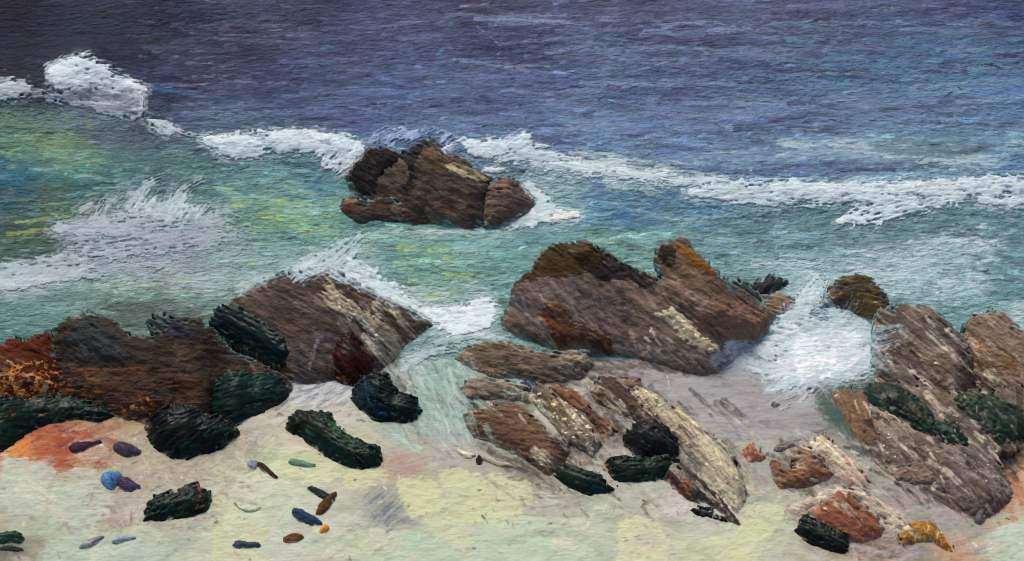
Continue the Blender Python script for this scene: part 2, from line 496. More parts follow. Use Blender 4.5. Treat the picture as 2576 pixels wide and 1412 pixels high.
    # broken, dry edge: the colour underneath shows between the bristle marks
    if on is None: under = surface_colour(*np.moveaxis(ground(X.astype(float), Y.astype(float))[..., :2], -1, 0))
    else:
        fx0, fy0, fst = FACES[on][:3]; fc = FACES[on][4]
        under = fc[np.clip(((Y - fy0) / fst).astype(int), 0, fc.shape[0] - 1), np.clip(((X - fx0) / fst).astype(int), 0, fc.shape[1] - 1)]
    wt = sstep(-2, soft, d - soft * .9 * (bb - .35) * 2)[..., None]
    cv.col = under + wt * (cv.col - under)
    o = body(name, mask, cv, np.maximum(d, 0), tilt, bulge, ang, mat or M_STONE, step, lumps=lumps * (.35 if mat is M_WET else 1), lift=lift, rim=rim, on=on, key=key, rough_k=int(seed) % 4)
    tag(o, label, cat, group)
    groups = {}
    for p in patches:
        if part_of(p): groups.setdefault(part_of(p), []).append(p)
    for nm, ps in groups.items():                     # crusts, weed, stained beds and a painted sheen with their own look
        sub = Canvas(X, Y); sub.col = cv.col / gn.astype(np.float32)
        for p in ps: lay_patch(sub, p)
        pm_ = (sub.a > 0.16) & (d > 2.0)
        ch = sheet(nm, pm_, FACES['_last'].copy() + np.array([0, 0, .002]), np.where(pm_, .002 + .3 * sub.h, .002), sub.col * gn.astype(np.float32), X.astype(float), Y.astype(float), ang, mat or M_STONE, parent=o)
        if ch is not None and ps[0][0] in ('spots', 'c'): ch['kind'] = 'stuff'
    return o

def surface_colour(x, y):
    """the water's or the sand's own colour at a place"""
    def pick(cv, xs, ys):
        j = np.clip(np.searchsorted(xs, x), 0, len(xs) - 1); i = np.clip(((y - ys[0]) / (ys[1] - ys[0])).astype(int), 0, len(ys) - 1)
        return cv.col[i, j]
    return np.where((y > SHORE_Y)[..., None], pick(sea, sx, sy), pick(sand, bx, by))

def foam(name, label, parts, tilt=10, bulge=0.5, ang=0, group='breaking waves', step=2.0, thr=0.10, lumps=0.012, rim=16.0, lift=0.0, cat='wave', mat=None, on=None):
    thr = 0.10; bulge = 0.14 * bulge; lumps = 0.5 * lumps; lift = 0.0; rim = min(rim, 20.0)
    allp = np.concatenate([np.asarray(p[1], float) for p in parts])
    cv = grid_canvas(allp, step, pad=30)
    cv.col[:] = lin(parts[0][2])
    for p in parts:
        kw = dict(p[3]) if len(p) > 3 else {}
        if p[0] == 'f': cv.fill(smooth_poly(p[1], 1), p[2], ang=kw.pop('ang', ang), **{**dict(edge=13, dry=0.3, blur=9, jit=0.12, h=0.007), **kw, 'dry': kw.get('dry', .3) + .06, 'edge': kw.get('edge', 13) * 1.7, 'soft': .36})
        else: cv.stroke(p[1], kw.pop('w', 24), p[2], **{**dict(dry=0.42, rag=0.7, h=0.006, soft=.42), **kw})
    b = (allp[:, 0].min(), allp[:, 0].max(), allp[:, 1].min(), allp[:, 1].max())
    keep = cv.a.copy()
    cv.scatter(int(min(220, 10 + (b[1] - b[0]) * (b[3] - b[2]) / 260)), b, [np.clip(np.array(p[2]) * f_ + e_, 0, 243) for p in parts for f_, e_ in ((1.05, 0), (.9, np.array([-4, 0, 4])), (.8, np.array([-6, 0, 6])), (.97, 0))], ln=(12, 44), wd=(4, 11), ang=(ang, 16), a=(.3, .8), dry=.5, jit=.08, h=.006)  # includes blue-grey strokes that put the foam's shading into its colour
    cv.a = keep
    m = cv.a > thr
    # distance to the edge, by repeated erosion
    dist = np.zeros(m.shape, np.float32); cur = m.copy()
    for i in range(int(rim / step)):
        dist += cur * step
        e = cur.copy(); e[1:] &= cur[:-1]; e[:-1] &= cur[1:]; e[:, 1:] &= cur[:, :-1]; e[:, :-1] &= cur[:, 1:]
        cur = e
        if not cur.any(): break
    PX, PY = cv.PX.astype(float), cv.PY.astype(float)
    if on is not None: V = sample_face(on, PX, PY)
    else:
        V = ground(PX, PY)
        for _ in range(7):
            wet = V[..., 1] > SHORE_Y
            z = np.where(wet, seaz(V[..., 0], V[..., 1]), SLOPE * (SHORE_Y - V[..., 1]))
            d = ray(PX, PY); V = CAMP + ((z - CAMP[2]) / d[..., 2])[..., None] * d
    q = np.clip(dist / rim, 0, 1)
    wt = sstep(0.05, 0.92, cv.a)
    under = surface_colour(V[..., 0], V[..., 1]) if on is None else cv.col
    cv.col = under + wt[..., None] * (cv.col - under)
    up = 0.002 + 0.004 * wt + bulge * rim * SPAN / VIEW_W * np.sqrt(np.clip(1 - (1 - q) ** 2, 0, 1)) + lumps * q * (fbm(PX / 26, PY / 14, 2, 4) - .4) * 2 + cv.h * .4
    V[..., 2] += up
    o = sheet(name, m, V, up, cv.col, PX, PY, ang, mat or M_FOAM)
    tag(o, label, cat, group)
    return o
# ------------------------------------------------------------------ white water
FOAMS = []
sand_halo = []
def foam_spec(*a, **k): FOAMS.append(a + (k,))
WHT, PAL, GRF, LGF = (218,230,231), (198,214,217), (172,180,188), (188,204,207)
foam_spec('breaking_wave', 'tall white breaker curling up in dark water at the upper left', [
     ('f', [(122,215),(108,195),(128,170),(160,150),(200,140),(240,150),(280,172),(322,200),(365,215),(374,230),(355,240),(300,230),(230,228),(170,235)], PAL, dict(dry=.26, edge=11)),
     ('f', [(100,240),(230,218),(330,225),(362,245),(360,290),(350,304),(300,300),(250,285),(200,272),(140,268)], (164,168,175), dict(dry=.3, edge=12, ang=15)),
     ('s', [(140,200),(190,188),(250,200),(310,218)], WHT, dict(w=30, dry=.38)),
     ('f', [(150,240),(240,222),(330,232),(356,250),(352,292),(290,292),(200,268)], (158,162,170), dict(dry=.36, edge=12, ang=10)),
     ('s', [(130,180),(175,158),(215,150)], WHT, dict(w=22, dry=.4)),
     ('s', [(320,215),(366,225)], WHT, dict(w=18, dry=.35)),
     ('s', [(340,235),(358,250),(355,290)], (200,206,208), dict(w=13, dry=.3))], tilt=30, bulge=.7, lumps=.03, rim=40)
foam_spec('breaking_wave', 'small white breaker at the far left edge', [
     ('f', [(-40,198),(0,195),(40,192),(72,208),(84,226),(70,248),(30,256),(-40,252)], (190,202,204), dict(dry=.26, edge=9)),
     ('s', [(84,240),(110,235),(130,245)], (150,158,162), dict(w=20, dry=.5))], tilt=26, bulge=.7, rim=36)
foam_spec('breaking_wave', 'short white crest between the tall breaker and the long white line', [
     ('f', [(364,302),(395,296),(425,302),(446,318),(444,334),(425,346),(400,338),(378,320)], PAL, dict(dry=.3, edge=8, ang=25)),
     ('s', [(440,328),(470,340),(500,345)], (180,190,196), dict(w=15, dry=.5))], tilt=22, bulge=.7)
foam_spec('breaking_wave', 'long white breaking crest left of the surf outcrop', [
     ('f', [(492,352),(545,342),(610,336),(700,326),(800,330),(880,336),(918,368),(905,395),(870,395),(790,388),(700,385),(655,388),(640,405),(590,402),(540,385)], PAL, dict(dry=.28, edge=10)),
     ('f', [(780,385),(860,350),(920,360),(912,395),(880,430),(845,442),(815,425)], (214,224,226), dict(dry=.3, edge=10, ang=-40)),
     ('s', [(520,355),(600,350),(650,362)], WHT, dict(w=24, dry=.38)),
     ('s', [(690,345),(780,342),(860,352)], WHT, dict(w=24, dry=.4)),
     ('s', [(560,385),(620,392)], (196,210,210), dict(w=24, dry=.35)),
     ('s', [(900,372),(880,410),(850,435)], WHT, dict(w=20, dry=.4))], tilt=22, bulge=.7, lumps=.025)
foam_spec('wave_splash', 'white splash bursting right behind the surf outcrop', [
     ('f', [(1146,348),(1175,338),(1205,352),(1240,345),(1285,352),(1312,330),(1332,340),(1340,368),(1395,380),(1440,398),(1400,412),(1320,412),(1262,420),(1235,402),(1195,402),(1165,382)], PAL, dict(dry=.28, edge=11, ang=-15)),
     ('f', [(1150,355),(1200,350),(1240,370),(1235,400),(1195,402),(1168,382)], WHT, dict(dry=.22, edge=6)),
     ('s', [(1260,380),(1310,345)], WHT, dict(w=26, dry=.4)),
     ('s', [(1225,430),(1262,432)], WHT, dict(w=18, dry=.3)),
     ('s', [(1330,392),(1400,402),(1460,408)], (196,212,214), dict(w=26, dry=.5)),
     ('s', [(1350,370),(1390,368)], (190,204,212), dict(w=12, dry=.55))], tilt=26, bulge=.7, lumps=.025)
foam_spec('wave_splash', 'small white spurt on the crest of the surf outcrop', [
     ('f', [(1108,385),(1112,368),(1125,360),(1140,368),(1142,384),(1128,392)], WHT, dict(dry=.2, edge=6, ang=60))], tilt=30, bulge=.8, on='outcrop')
foam_spec('breaking_wave', 'white water wrapping the right side of the surf outcrop', [
     ('f', [(1280,566),(1305,548),(1335,528),(1348,500),(1320,465),(1340,462),(1372,490),(1400,520),(1440,535),(1455,542),(1440,552),(1390,560),(1330,576),(1250,584)], (208,222,222), dict(dry=.3, edge=8, ang=-20)),
     ('s', [(1290,566),(1340,545),(1390,530)], WHT, dict(w=18, dry=.3)),
     ('s', [(1400,548),(1452,542)], (228,232,222), dict(w=20, dry=.15)),
     ('s', [(1330,470),(1360,500),(1385,520)], LGF, dict(w=26, dry=.45))], tilt=10, bulge=.5)
foam_spec('breaking_wave', 'long ragged white breaker reaching in from the right edge', [
     ('f', [(1720,482),(1790,458),(1900,450),(2020,455),(2150,462),(2300,452),(2450,446),(2620,440),(2620,500),(2540,508),(2480,500),(2420,508),(2330,520),(2200,522),(2060,520),(1960,522),(1880,516),(1810,500)], (206,221,220), dict(dry=.36, edge=12)),
     ('f', [(2095,562),(2130,535),(2200,505),(2300,495),(2400,490),(2440,505),(2360,525),(2290,550),(2220,562),(2160,572)], WHT, dict(dry=.3, edge=10, ang=-14)),
     ('s', [(1740,485),(1850,498),(1950,512)], WHT, dict(w=26, dry=.4)),
     ('s', [(1950,475),(2100,478),(2250,472),(2400,470),(2560,462)], WHT, dict(w=30, dry=.46)),
     ('s', [(1700,462),(1800,455),(1900,455)], (190,208,210), dict(w=20, dry=.52)),
     ('s', [(2470,505),(2520,510),(2576,500)], WHT, dict(w=24, dry=.38)),
     ('s', [(2540,520),(2576,508)], WHT, dict(w=14, dry=.3)),
     ('s', [(1560,440),(1640,448),(1720,460)], (196,212,212), dict(w=24, dry=.52))], tilt=14, bulge=.6, lumps=.02)
foam_spec('wave_splash', 'grey-white splash fanning out over the shallows on the left', [
     ('s', [(330,520),(370,470),(400,455)], (176,190,194), dict(w=44, dry=.5)),
     ('s', [(430,520),(470,480),(500,462)], (172,188,190), dict(w=40, dry=.52)),
     ('s', [(240,560),(270,510),(300,490)], (160,172,176), dict(w=40, dry=.54)),
     ('s', [(520,560),(570,540),(620,560)], (160,176,178), dict(w=44, dry=.54)),
     ('f', [(132,568),(190,560),(250,552),(330,535),(420,520),(500,540),(560,570),(610,600),(560,625),(470,640),(400,640),(330,660),(250,660),(190,640),(150,600)], (168,178,182), dict(dry=.46, edge=18, ang=-6)),
     ('f', [(330,545),(345,500),(400,482),(412,500),(425,505),(470,488),(475,505),(500,520),(525,520),(530,545),(470,560),(400,560)], (184,200,202), dict(dry=.36, edge=14, ang=-55)),
     ('s', [(205,530),(260,505),(310,500)], (158,166,164), dict(w=24, dry=.6)),
     ('s', [(150,575),(240,575),(330,580)], (176,186,192), dict(w=34, dry=.45)),
     ('s', [(330,490),(365,475)], (170,180,180), dict(w=14, dry=.6)),
     ('s', [(400,610),(470,600),(540,600)], (158,164,176), dict(w=40, dry=.52))], tilt=12, bulge=.4, thr=.45)
foam_spec('breaking_wave', 'grey-white foam line at the left edge in front of the splash', [
     ('f', [(-40,680),(0,668),(70,655),(140,635),(220,645),(240,680),(200,712),(130,722),(60,735),(-40,740)], (172,184,188), dict(dry=.38, edge=14, ang=-8)),
     ('s', [(0,715),(60,712),(110,705)], (190,202,204), dict(w=26, dry=.42)),
     ('s', [(170,690),(230,695),(300,690)], (160,176,176), dict(w=24, dry=.55))], tilt=12, bulge=.5)
foam_spec('wave_splash', 'thin white foam spilling over the top of the large brown sloping rock', [
     ('f', [(800,665),(835,625),(870,600),(890,582),(925,580),(935,600),(900,630),(890,660),(860,680)], (180,198,200), dict(dry=.46, edge=12, ang=-45)),
     ('f', [(860,690),(870,655),(905,645),(930,670),(958,665),(955,695),(1000,715),(1035,740),(1000,752),(945,738),(895,715)], (206,220,222), dict(dry=.3, edge=9, ang=20)),
     ('s', [(745,680),(790,645),(850,640)], (172,186,188), dict(w=28, dry=.55)),
     ('s', [(790,690),(840,680),(880,690)], (196,208,212), dict(w=14, dry=.5)),
     ('s', [(600,730),(680,700),(770,670)], (168,180,182), dict(w=30, dry=.52)),
     ('s', [(760,690),(830,650),(880,610)], (190,206,208), dict(w=46, dry=.5)),
     ('s', [(850,690),(920,720),(1000,760)], (206,218,220), dict(w=36, dry=.46))], tilt=14, bulge=.5, lift=.10)
foam_spec('breaking_wave', 'thick white surge in the gap between the large brown rock and the big rock', [
     ('f', [(1030,775),(1090,770),(1150,772),(1200,745),(1230,738),(1250,752),(1252,785),(1240,815),(1215,838),(1160,850),(1110,846),(1098,815),(1060,795)], (216,228,228), dict(dry=.25, edge=10, ang=-6)),
     ('s', [(960,735),(1020,760),(1070,785)], (202,216,218), dict(w=34, dry=.4)),
     ('s', [(1080,790),(1150,795),(1230,780)], WHT, dict(w=30, dry=.3)),
     ('s', [(1130,830),(1190,828)], WHT, dict(w=24, dry=.3))], tilt=10, bulge=.5)
foam_spec('breaking_wave', 'thin pale foam trail below the thick white surge', [
     ('s', [(1100,865),(1180,850),(1240,840)], (164,184,180), dict(w=24, dry=.5)),
     ('s', [(1200,845),(1260,855),(1310,880)], LGF, dict(w=24, dry=.48)),
     ('s', [(1030,905),(1100,885),(1150,880)], (190,204,206), dict(w=24, dry=.46)),
     ('s', [(1010,935),(1060,905)], (180,200,196), dict(w=18, dry=.5))], tilt=6, bulge=.4)
foam_spec('wave_splash', 'big white wash pouring between the leaning rock and the right-hand slab', [
     ('f', [(1900,950),(1955,910),(1890,880),(1925,850),(1950,800),(2000,770),(2030,720),(2060,690),(2075,740),(2040,785),(2080,785),(2150,795),(2190,815),(2180,860),(2190,905),(2180,940),(2120,958),(2040,975),(1980,978)], (204,218,220), dict(dry=.33, edge=13, ang=4)),
     ('f', [(1940,960),(1975,905),(2050,868),(2120,876),(2200,870),(2190,925),(2120,952),(2040,972)], (230,239,240), dict(dry=.3, edge=20, ang=-8)),
     ('s', [(1985,935),(2060,905),(2150,900)], (236,243,243), dict(w=46, dry=.36)),
     ('s', [(2010,880),(2090,850),(2170,850)], (230,239,240), dict(w=36, dry=.42)),
     ('s', [(2040,880),(1990,830),(1975,780)], WHT, dict(w=40, dry=.46)),
     ('s', [(2080,850),(2130,800),(2150,770)], (198,214,216), dict(w=44, dry=.5)),
     ('s', [(1990,930),(1920,930),(1850,910)], (196,206,212), dict(w=40, dry=.52)),
     ('s', [(2120,900),(2190,870),(2260,850)], (190,208,210), dict(w=44, dry=.52)),
     ('s', [(2050,960),(2010,1000),(1960,1020)], (186,192,198), dict(w=36, dry=.55)),
     ('s', [(1990,800),(2020,755),(2055,705)], (184,206,206), dict(w=36, dry=.42)),
     ('s', [(2000,770),(2040,765),(2070,760)], (196,212,212), dict(w=28, dry=.45)),
     ('s', [(2020,830),(2100,815),(2170,820)], (170,194,192), dict(w=24, dry=.5)),
     ('s', [(1940,900),(1900,880),(1860,870)], (190,200,206), dict(w=30, dry=.5)),
     ('s', [(2100,790),(2060,740),(2075,700)], (176,200,200), dict(w=34, dry=.5)),
     ('s', [(2170,830),(2215,840),(2250,835)], (184,204,204), dict(w=46, dry=.5)),
     ('s', [(2170,920),(2230,915)], (176,196,198), dict(w=40, dry=.54)),
     ('s', [(1860,905),(1930,935)], (176,182,190), dict(w=44, dry=.54)),
     ('s', [(2000,960),(1950,990)], LGF, dict(w=30, dry=.45)),
     ('s', [(2100,950),(2170,945),(2200,930)], (184,204,204), dict(w=36, dry=.5)),
     ('s', [(1930,985),(1960,975)], LGF, dict(w=14, dry=.4))], tilt=10, bulge=.45)
foam_spec('breaking_wave', 'scraps of pale foam beside the arrow-shaped lichen stone', [
     ('s', [(1800,905),(1850,885),(1920,870)], (178,180,186), dict(w=30, dry=.52)),
     ('s', [(1830,870),(1890,862)], (184,190,196), dict(w=16, dry=.5)),
     ('s', [(1820,925),(1880,905)], (150,150,160), dict(w=18, dry=.55))], tilt=6, bulge=.4)

FOAMS.append(('breaking_wave', 'thin broken foam line linking the surf outcrop to the right-hand breaker', [
     ('f', [(1330,396),(1400,398),(1520,412),(1640,430),(1740,446),(1745,474),(1640,466),(1500,446),(1380,430),(1320,420)], (204,220,220), dict(dry=.42, edge=14, ang=6)),
     ('s', [(1390,412),(1500,424),(1620,442)], WHT, dict(w=16, dry=.5))], dict(tilt=10, bulge=.5)))
FOAMS.append(('breaking_wave', 'pale mist of spray behind the crest of the surf outcrop', [
     ('f', [(925,365),(940,335),(980,318),(1040,325),(1095,318),(1140,335),(1160,352),(1130,365),(1100,350),(1060,345),(1030,362),(990,366)], (158,172,204), dict(dry=.5, edge=12, ang=-30))], dict(tilt=10, bulge=.5)))
# salt, pale sand and painted dark gaps dragged over the stones along the beds
_r = np.random.default_rng(41)
def drag(n, box, cols, ang, ln=(40, 130), w=(8, 26), a=(.45, .85), dry=(.52, .66)):
    for _ in range(n):
        x = _r.uniform(box[0], box[1]); y = _r.uniform(box[2], box[3]); t = math.radians(_r.normal(*ang)); l = _r.uniform(*ln)
        OVER.append(([(x, y), (x + l * math.cos(t), y + l * math.sin(t))], _r.uniform(*w), cols[_r.integers(len(cols))], _r.uniform(*a), _r.uniform(*dry)))
PALES = [(196,188,172), (176,168,156), (206,200,178), (158,150,144)]
DARKS = [(60,54,52), (48,46,48), (74,64,58)]
drag(34, (2190, 2520, 800, 1240), PALES, (42, 6)); drag(26, (2190, 2520, 800, 1240), DARKS, (42, 6))
drag(24, (1990, 2280, 1090, 1330), PALES, (36, 14))
drag(22, (1330, 1560, 960, 1160), PALES, (42, 7)); drag(12, (1330, 1560, 960, 1160), DARKS, (42, 7))
drag(26, (1590, 1860, 990, 1280), PALES, (46, 6)); drag(18, (1590, 1860, 990, 1280), DARKS, (46, 6))
drag(18, (850, 1010, 760, 940), PALES, (45, 8)); drag(10, (1080, 1240, 900, 1130), [(170,190,180), (150,170,162)], (52, 10))
drag(16, (1300, 1800, 700, 920), [(128,118,112), (146,134,124)], (45, 12)); drag(16, (1300, 1800, 700, 920), DARKS, (45, 12))
drag(16, (560, 900, 700, 940), [(112,100,92), (130,118,108)], (38, 10)); drag(20, (120, 760, 800, 1000), [(30,30,32), (38,34,32), (26,34,34)], (25, 14))
drag(14, (880, 1330, 360, 560), [(48,44,44), (120,106,94), (40,40,42)], (40, 12))

SPECK = [(214,206,186), (40,36,36), (190,180,164), (150,96,62), (60,54,52)]
drag(90, (1180, 1880, 940, 1300), SPECK, (42, 16), ln=(6, 34), w=(3, 9), a=(.5, .95), dry=(.35, .55))
drag(110, (1990, 2560, 860, 1330), SPECK, (40, 16), ln=(6, 36), w=(3, 9), a=(.5, .95), dry=(.35, .55))
drag(60, (1280, 1940, 640, 920), [(130,112,98), (42,38,38), (150,138,126), (110,70,44)], (30, 20), ln=(8, 50), w=(3, 10), a=(.4, .9), dry=(.4, .55))
drag(60, (0, 1010, 780, 1060), [(104,84,68), (24,24,26), (140,100,64), (60,70,78)], (20, 22), ln=(8, 50), w=(3, 10), a=(.4, .9), dry=(.4, .58))
drag(36, (860, 1340, 360, 570), [(120,104,90), (34,32,34), (92,56,40)], (20, 24), ln=(8, 50), w=(3, 10), a=(.4, .9), dry=(.4, .55))
drag(30, (2170, 2520, 860, 1260), [(34,32,34), (26,36,36)], (42, 8), ln=(40, 120), w=(8, 20), a=(.5, .9), dry=(.45, .58))  # shade in the gaps between right-hand stones, painted as dark strokes
drag(16, (1380, 1780, 960, 1240), [(34,32,34), (30,30,32)], (44, 8), ln=(30, 90), w=(7, 16), a=(.5, .9), dry=(.45, .58))  # shaded gaps among the centre stones, painted dark likewise
# ------------------------------------------------------------------ the sea
CREST = np.array([(-500,230),(0,240),(120,235),(240,215),(340,250),(430,330),(560,365),(700,355),(880,375),(1100,390),(1280,390),(1500,425),(1750,475),(2000,490),(2250,500),(2576,475),(3200,460)], float)
_c = hit(CREST[:, 0], CREST[:, 1], (0, 0, 1), (0, 0, 0))
CREST_H = np.array([.16,.16,.20,.24,.20,.10,.11,.11,.11,.09,.10,.07,.09,.11,.12,.11,.1])
def seaz(x, y):
    """height of the water: a low chop and one breaking wave running the width of the bay"""
    yc = np.interp(x, _c[:, 0], _c[:, 1]); h = np.interp(x, _c[:, 0], CREST_H)
    d = y - yc
    w = np.where(d < 0, np.exp(-(d / .34) ** 2), np.exp(-(d / .75) ** 2))
    z = 0.016 * np.sin(y * 3.1 + 0.5 * x + 0.8 * np.sin(x * 0.7)) + 0.010 * np.sin(y * 6.3 - 0.8 * x) + h * w
    return z * np.clip((y - SHORE_Y) / .5, 0, 1)

def tune(x, y, c):
    if y > 880: return c * np.array([.965, 1., .955])
    g = np.interp(y, [0, 150, 260, 330, 400], [.96, .99, 1.1, 1.13, 1.1]) * (np.interp(x, [400, 650], [.9, 1]) if y > 310 else 1)
    c = c * (np.array([.99, 1.01, .97]) if y < 240 else np.array([.96, 1., 1.0]))
    m = c.mean()
    c = (m + (c - m) * np.interp(y, [0, 300, 420], [.95, 1.0, 1.06])) * g
    if y < 240: c = c * np.interp(x, [0, 500, 900], [0.50, 0.78, 0.98]) * np.array([.94, 1.0, np.interp(x, [0, 900], [1.16, 1.04])])
    return np.clip(c, 8, 235)
SEA_PTS = []
def row(y, *xc):
    for x, c in xc: SEA_PTS.append((x, y, tune(x, y, np.array(c, float))))
row(30, (50,(52,47,74)), (400,(56,53,80)), (800,(72,70,99)), (1200,(77,74,103)), (1600,(86,85,113)), (2000,(92,92,120)), (2400,(80,84,118)), (2560,(72,84,124)))
row(130, (50,(42,41,66)), (300,(46,43,66)), (600,(61,57,84)), (900,(77,77,107)), (1300,(73,68,100)), (1700,(80,79,109)), (2100,(80,79,107)), (2350,(84,106,140)), (2550,(68,67,98)))
row(225, (30,(42,42,64)), (450,(52,54,84)), (700,(61,63,97)), (1000,(78,88,126)), (1300,(83,87,122)), (1700,(85,92,128)), (2000,(89,98,132)), (2300,(90,107,141)), (2550,(84,108,148)))
row(300, (30,(98,118,108)), (200,(98,108,122)), (450,(64,74,102)), (600,(77,96,116)), (900,(77,86,127)), (1300,(92,110,148)), (1700,(86,92,132)), (2000,(83,93,129)), (2300,(89,105,137)), (2550,(84,109,145)))
row(360, (30,(104,138,108)), (150,(128,148,110)), (300,(95,110,114)), (450,(95,114,118)), (1400,(95,110,150)), (1700,(98,115,150)), (2000,(104,128,148)), (2250,(118,143,158)), (2400,(86,114,124)), (2550,(106,136,152)))
row(420, (30,(60,108,118)), (200,(94,133,118)), (450,(94,124,118)), (700,(106,136,136)), (1500,(110,130,150)), (1800,(106,126,150)), (2000,(87,111,141)), (2300,(106,130,145)), (2550,(78,106,140)))
row(480, (30,(38,82,106)), (200,(68,108,108)), (400,(70,104,113)), (600,(94,128,128)), (800,(84,123,133)), (1400,(138,163,163)), (1600,(115,145,155)), (1800,(95,125,150)))
row(540, (30,(48,82,102)), (120,(84,99,80)), (250,(78,108,104)), (500,(94,124,120)), (700,(114,144,120)), (830,(108,148,138)), (1400,(120,150,150)), (1550,(84,114,144)), (1800,(94,124,139)), (2100,(100,125,127)), (2400,(105,130,127)))
row(600, (60,(74,94,76)), (600,(94,128,123)), (800,(104,143,133)), (1000,(118,153,138)), (1300,(104,138,138)), (1500,(108,143,138)), (1600,(113,148,138)), (1900,(103,128,133)), (2200,(106,126,128)), (2500,(98,122,128)))
row(655, (60,(84,109,100)), (300,(145,156,162)), (700,(108,143,138)), (950,(89,123,128)), (1100,(118,153,138)), (1250,(108,143,138)), (1600,(113,148,138)), (1900,(122,148,148)), (2200,(122,147,148)), (2500,(103,128,133)))
row(720, (60,(148,162,162)), (300,(132,152,138)), (450,(138,153,138)), (600,(128,148,143)), (1100,(123,153,133)), (1250,(113,143,138)), (1850,(108,138,133)), (2050,(148,168,168)), (2350,(123,148,148)), (2530,(103,133,138)))
row(790, (60,(113,143,138)), (300,(98,113,104)), (450,(108,123,118)), (1130,(138,163,153)), (2100,(148,163,163)), (2500,(113,143,143)))
row(870, (50,(98,128,123)), (1100,(130,150,145)), (2050,(160,175,175)), (2500,(110,138,138)))
sea_col = field(SEA_PTS)

y_near = float(hit(1288, 960, (0, 0, 1), (0, 0, 0))[1]); y_far = float(hit(1288, -70, (0, 0, 1), (0, 0, 0))[1])
sx = np.concatenate([np.linspace(-9, -6.05, 60, endpoint=False), np.arange(-6.05, 6.05, 0.0105), np.linspace(6.05, 9, 60)])
sy = np.arange(y_near, y_far + 0.8, 0.0155)
SX, SY = np.meshgrid(sx, sy)
SPX, SPY = to_view(SX, SY, seaz(SX, SY))
sea = Canvas(SPX, SPY)
gy, gx = np.meshgrid(np.arange(-80, 1000, 8), np.arange(-700, 3300, 16), indexing='ij')
gt = sea_col(gx, gy); gc = lin(gt)
def from_table(PX, PY):
    fx = np.clip((PX + 700) / 16, 0, gx.shape[1] - 1.001); fy = np.clip((PY + 80) / 8, 0, gx.shape[0] - 1.001)
    xi = fx.astype(int); yi = fy.astype(int); fx = (fx - xi)[..., None]; fy = (fy - yi)[..., None]
    return (gc[yi, xi] * (1 - fx) + gc[yi, xi + 1] * fx) * (1 - fy) + (gc[yi + 1, xi] * (1 - fx) + gc[yi + 1, xi + 1] * fx) * fy
sea.col[:] = from_table(SPX, SPY) * (0.70 + 0.60 * fbm(SPX / 60, SPY / 13, 1, 4))[..., None]

def sea_jit(x, y):
    i = int(np.clip((y + rng.normal(0, 10) + 80) / 8, 0, gt.shape[0] - 1)); j = int(np.clip((x + rng.normal(0, 30) + 700) / 16, 0, gt.shape[1] - 1))
    c = gt[i, j]
    return np.clip(c * (1 + rng.normal(0, 0.26)) + rng.normal(0, 4, 3), 10, 235)
def sea_ang(x): return 2.0
VIEWBOX = (-150, 2730, -40, 900)
sea.scatter(1400, VIEWBOX, sea_jit, ln=(40, 150), wd=(9, 24), ang=(1, 7), a=(.3, .7), dry=.45, jit=.25, h=.006)
sea.scatter(7500, VIEWBOX, sea_jit, ln=(12, 54), wd=(4, 11), ang=(-3, 13), a=(.4, .95), dry=.5, jit=.3, h=.006)
# open water: lilac, slate and dark flecks
sea.scatter(900, (300, 2600, -20, 330), [(120,120,150), (108,108,140), (132,136,164)], ln=(18, 90), wd=(3, 9), ang=(-1, 9), a=(.15, .45), dry=.58)
sea.scatter(800, (-50, 2600, -20, 330), [(44,38,62), (52,46,72), (58,46,66)], ln=(18, 80), wd=(4, 12), ang=(0, 9), a=(.2, .5), dry=.55)
sea.scatter(420, (700, 2600, 120, 440), [(88,136,174), (100,150,182), (78,120,165)], ln=(10, 46), wd=(4, 13), ang=(-6, 18), a=(.25, .65), dry=.55)
sea.scatter(160, (2080, 2600, 90, 230), [(92,138,172), (86,128,165)], ln=(12, 50), wd=(8, 22), ang=(-14, 16), a=(.3, .6), dry=.5)
sea.scatter(480, (1000, 2600, 310, 450), [(150,175,192), (128,152,180), (168,190,196), (92,84,124)], ln=(14, 70), wd=(3, 9), ang=(-3, 8), a=(.25, .6), dry=.58)
# shallows: mint, teal, olive
sea.scatter(900, (-50, 1900, 330, 760), [(150,182,162), (128,168,152), (72,112,116), (92,132,122), (160,188,150)], ln=(14, 80), wd=(3, 8), ang=(-3, 8), a=(.25, .6), dry=.55)
sea.scatter(420, (1700, 2600, 540, 790), [(132,158,152), (84,118,128), (104,128,118), (160,184,182)], ln=(14, 70), wd=(3, 9), ang=(4, 8), a=(.25, .6), dry=.55)
sea.scatter(90, (0, 260, 290, 420), [(140,166,126), (120,150,116), (126,158,132)], ln=(12, 40), wd=(6, 16), ang=(4, 14), a=(.3, .75), dry=.5)
sea.scatter(90, (0, 180, 470, 600), [(114,130,94), (94,110,80), (80,98,78)], ln=(20, 70), wd=(5, 14), ang=(-2, 8), a=(.3, .7), dry=.45)
sea.scatter(50, (-20, 100, 400, 560), [(40,84,100), (52,98,110)], ln=(20, 70), wd=(8, 18), ang=(6, 12), a=(.25, .55), dry=.4)
sea.scatter(80, (560, 860, 470, 600), [(156,184,122), (144,178,132), (168,190,114)], ln=(20, 80), wd=(3, 9), ang=(-3, 7), a=(.3, .75), dry=.45)
sea.scatter(60, (1400, 1800, 470, 580), [(70,112,156), (84,124,160)], ln=(20, 90), wd=(6, 16), ang=(-2, 7), a=(.3, .7), dry=.45)
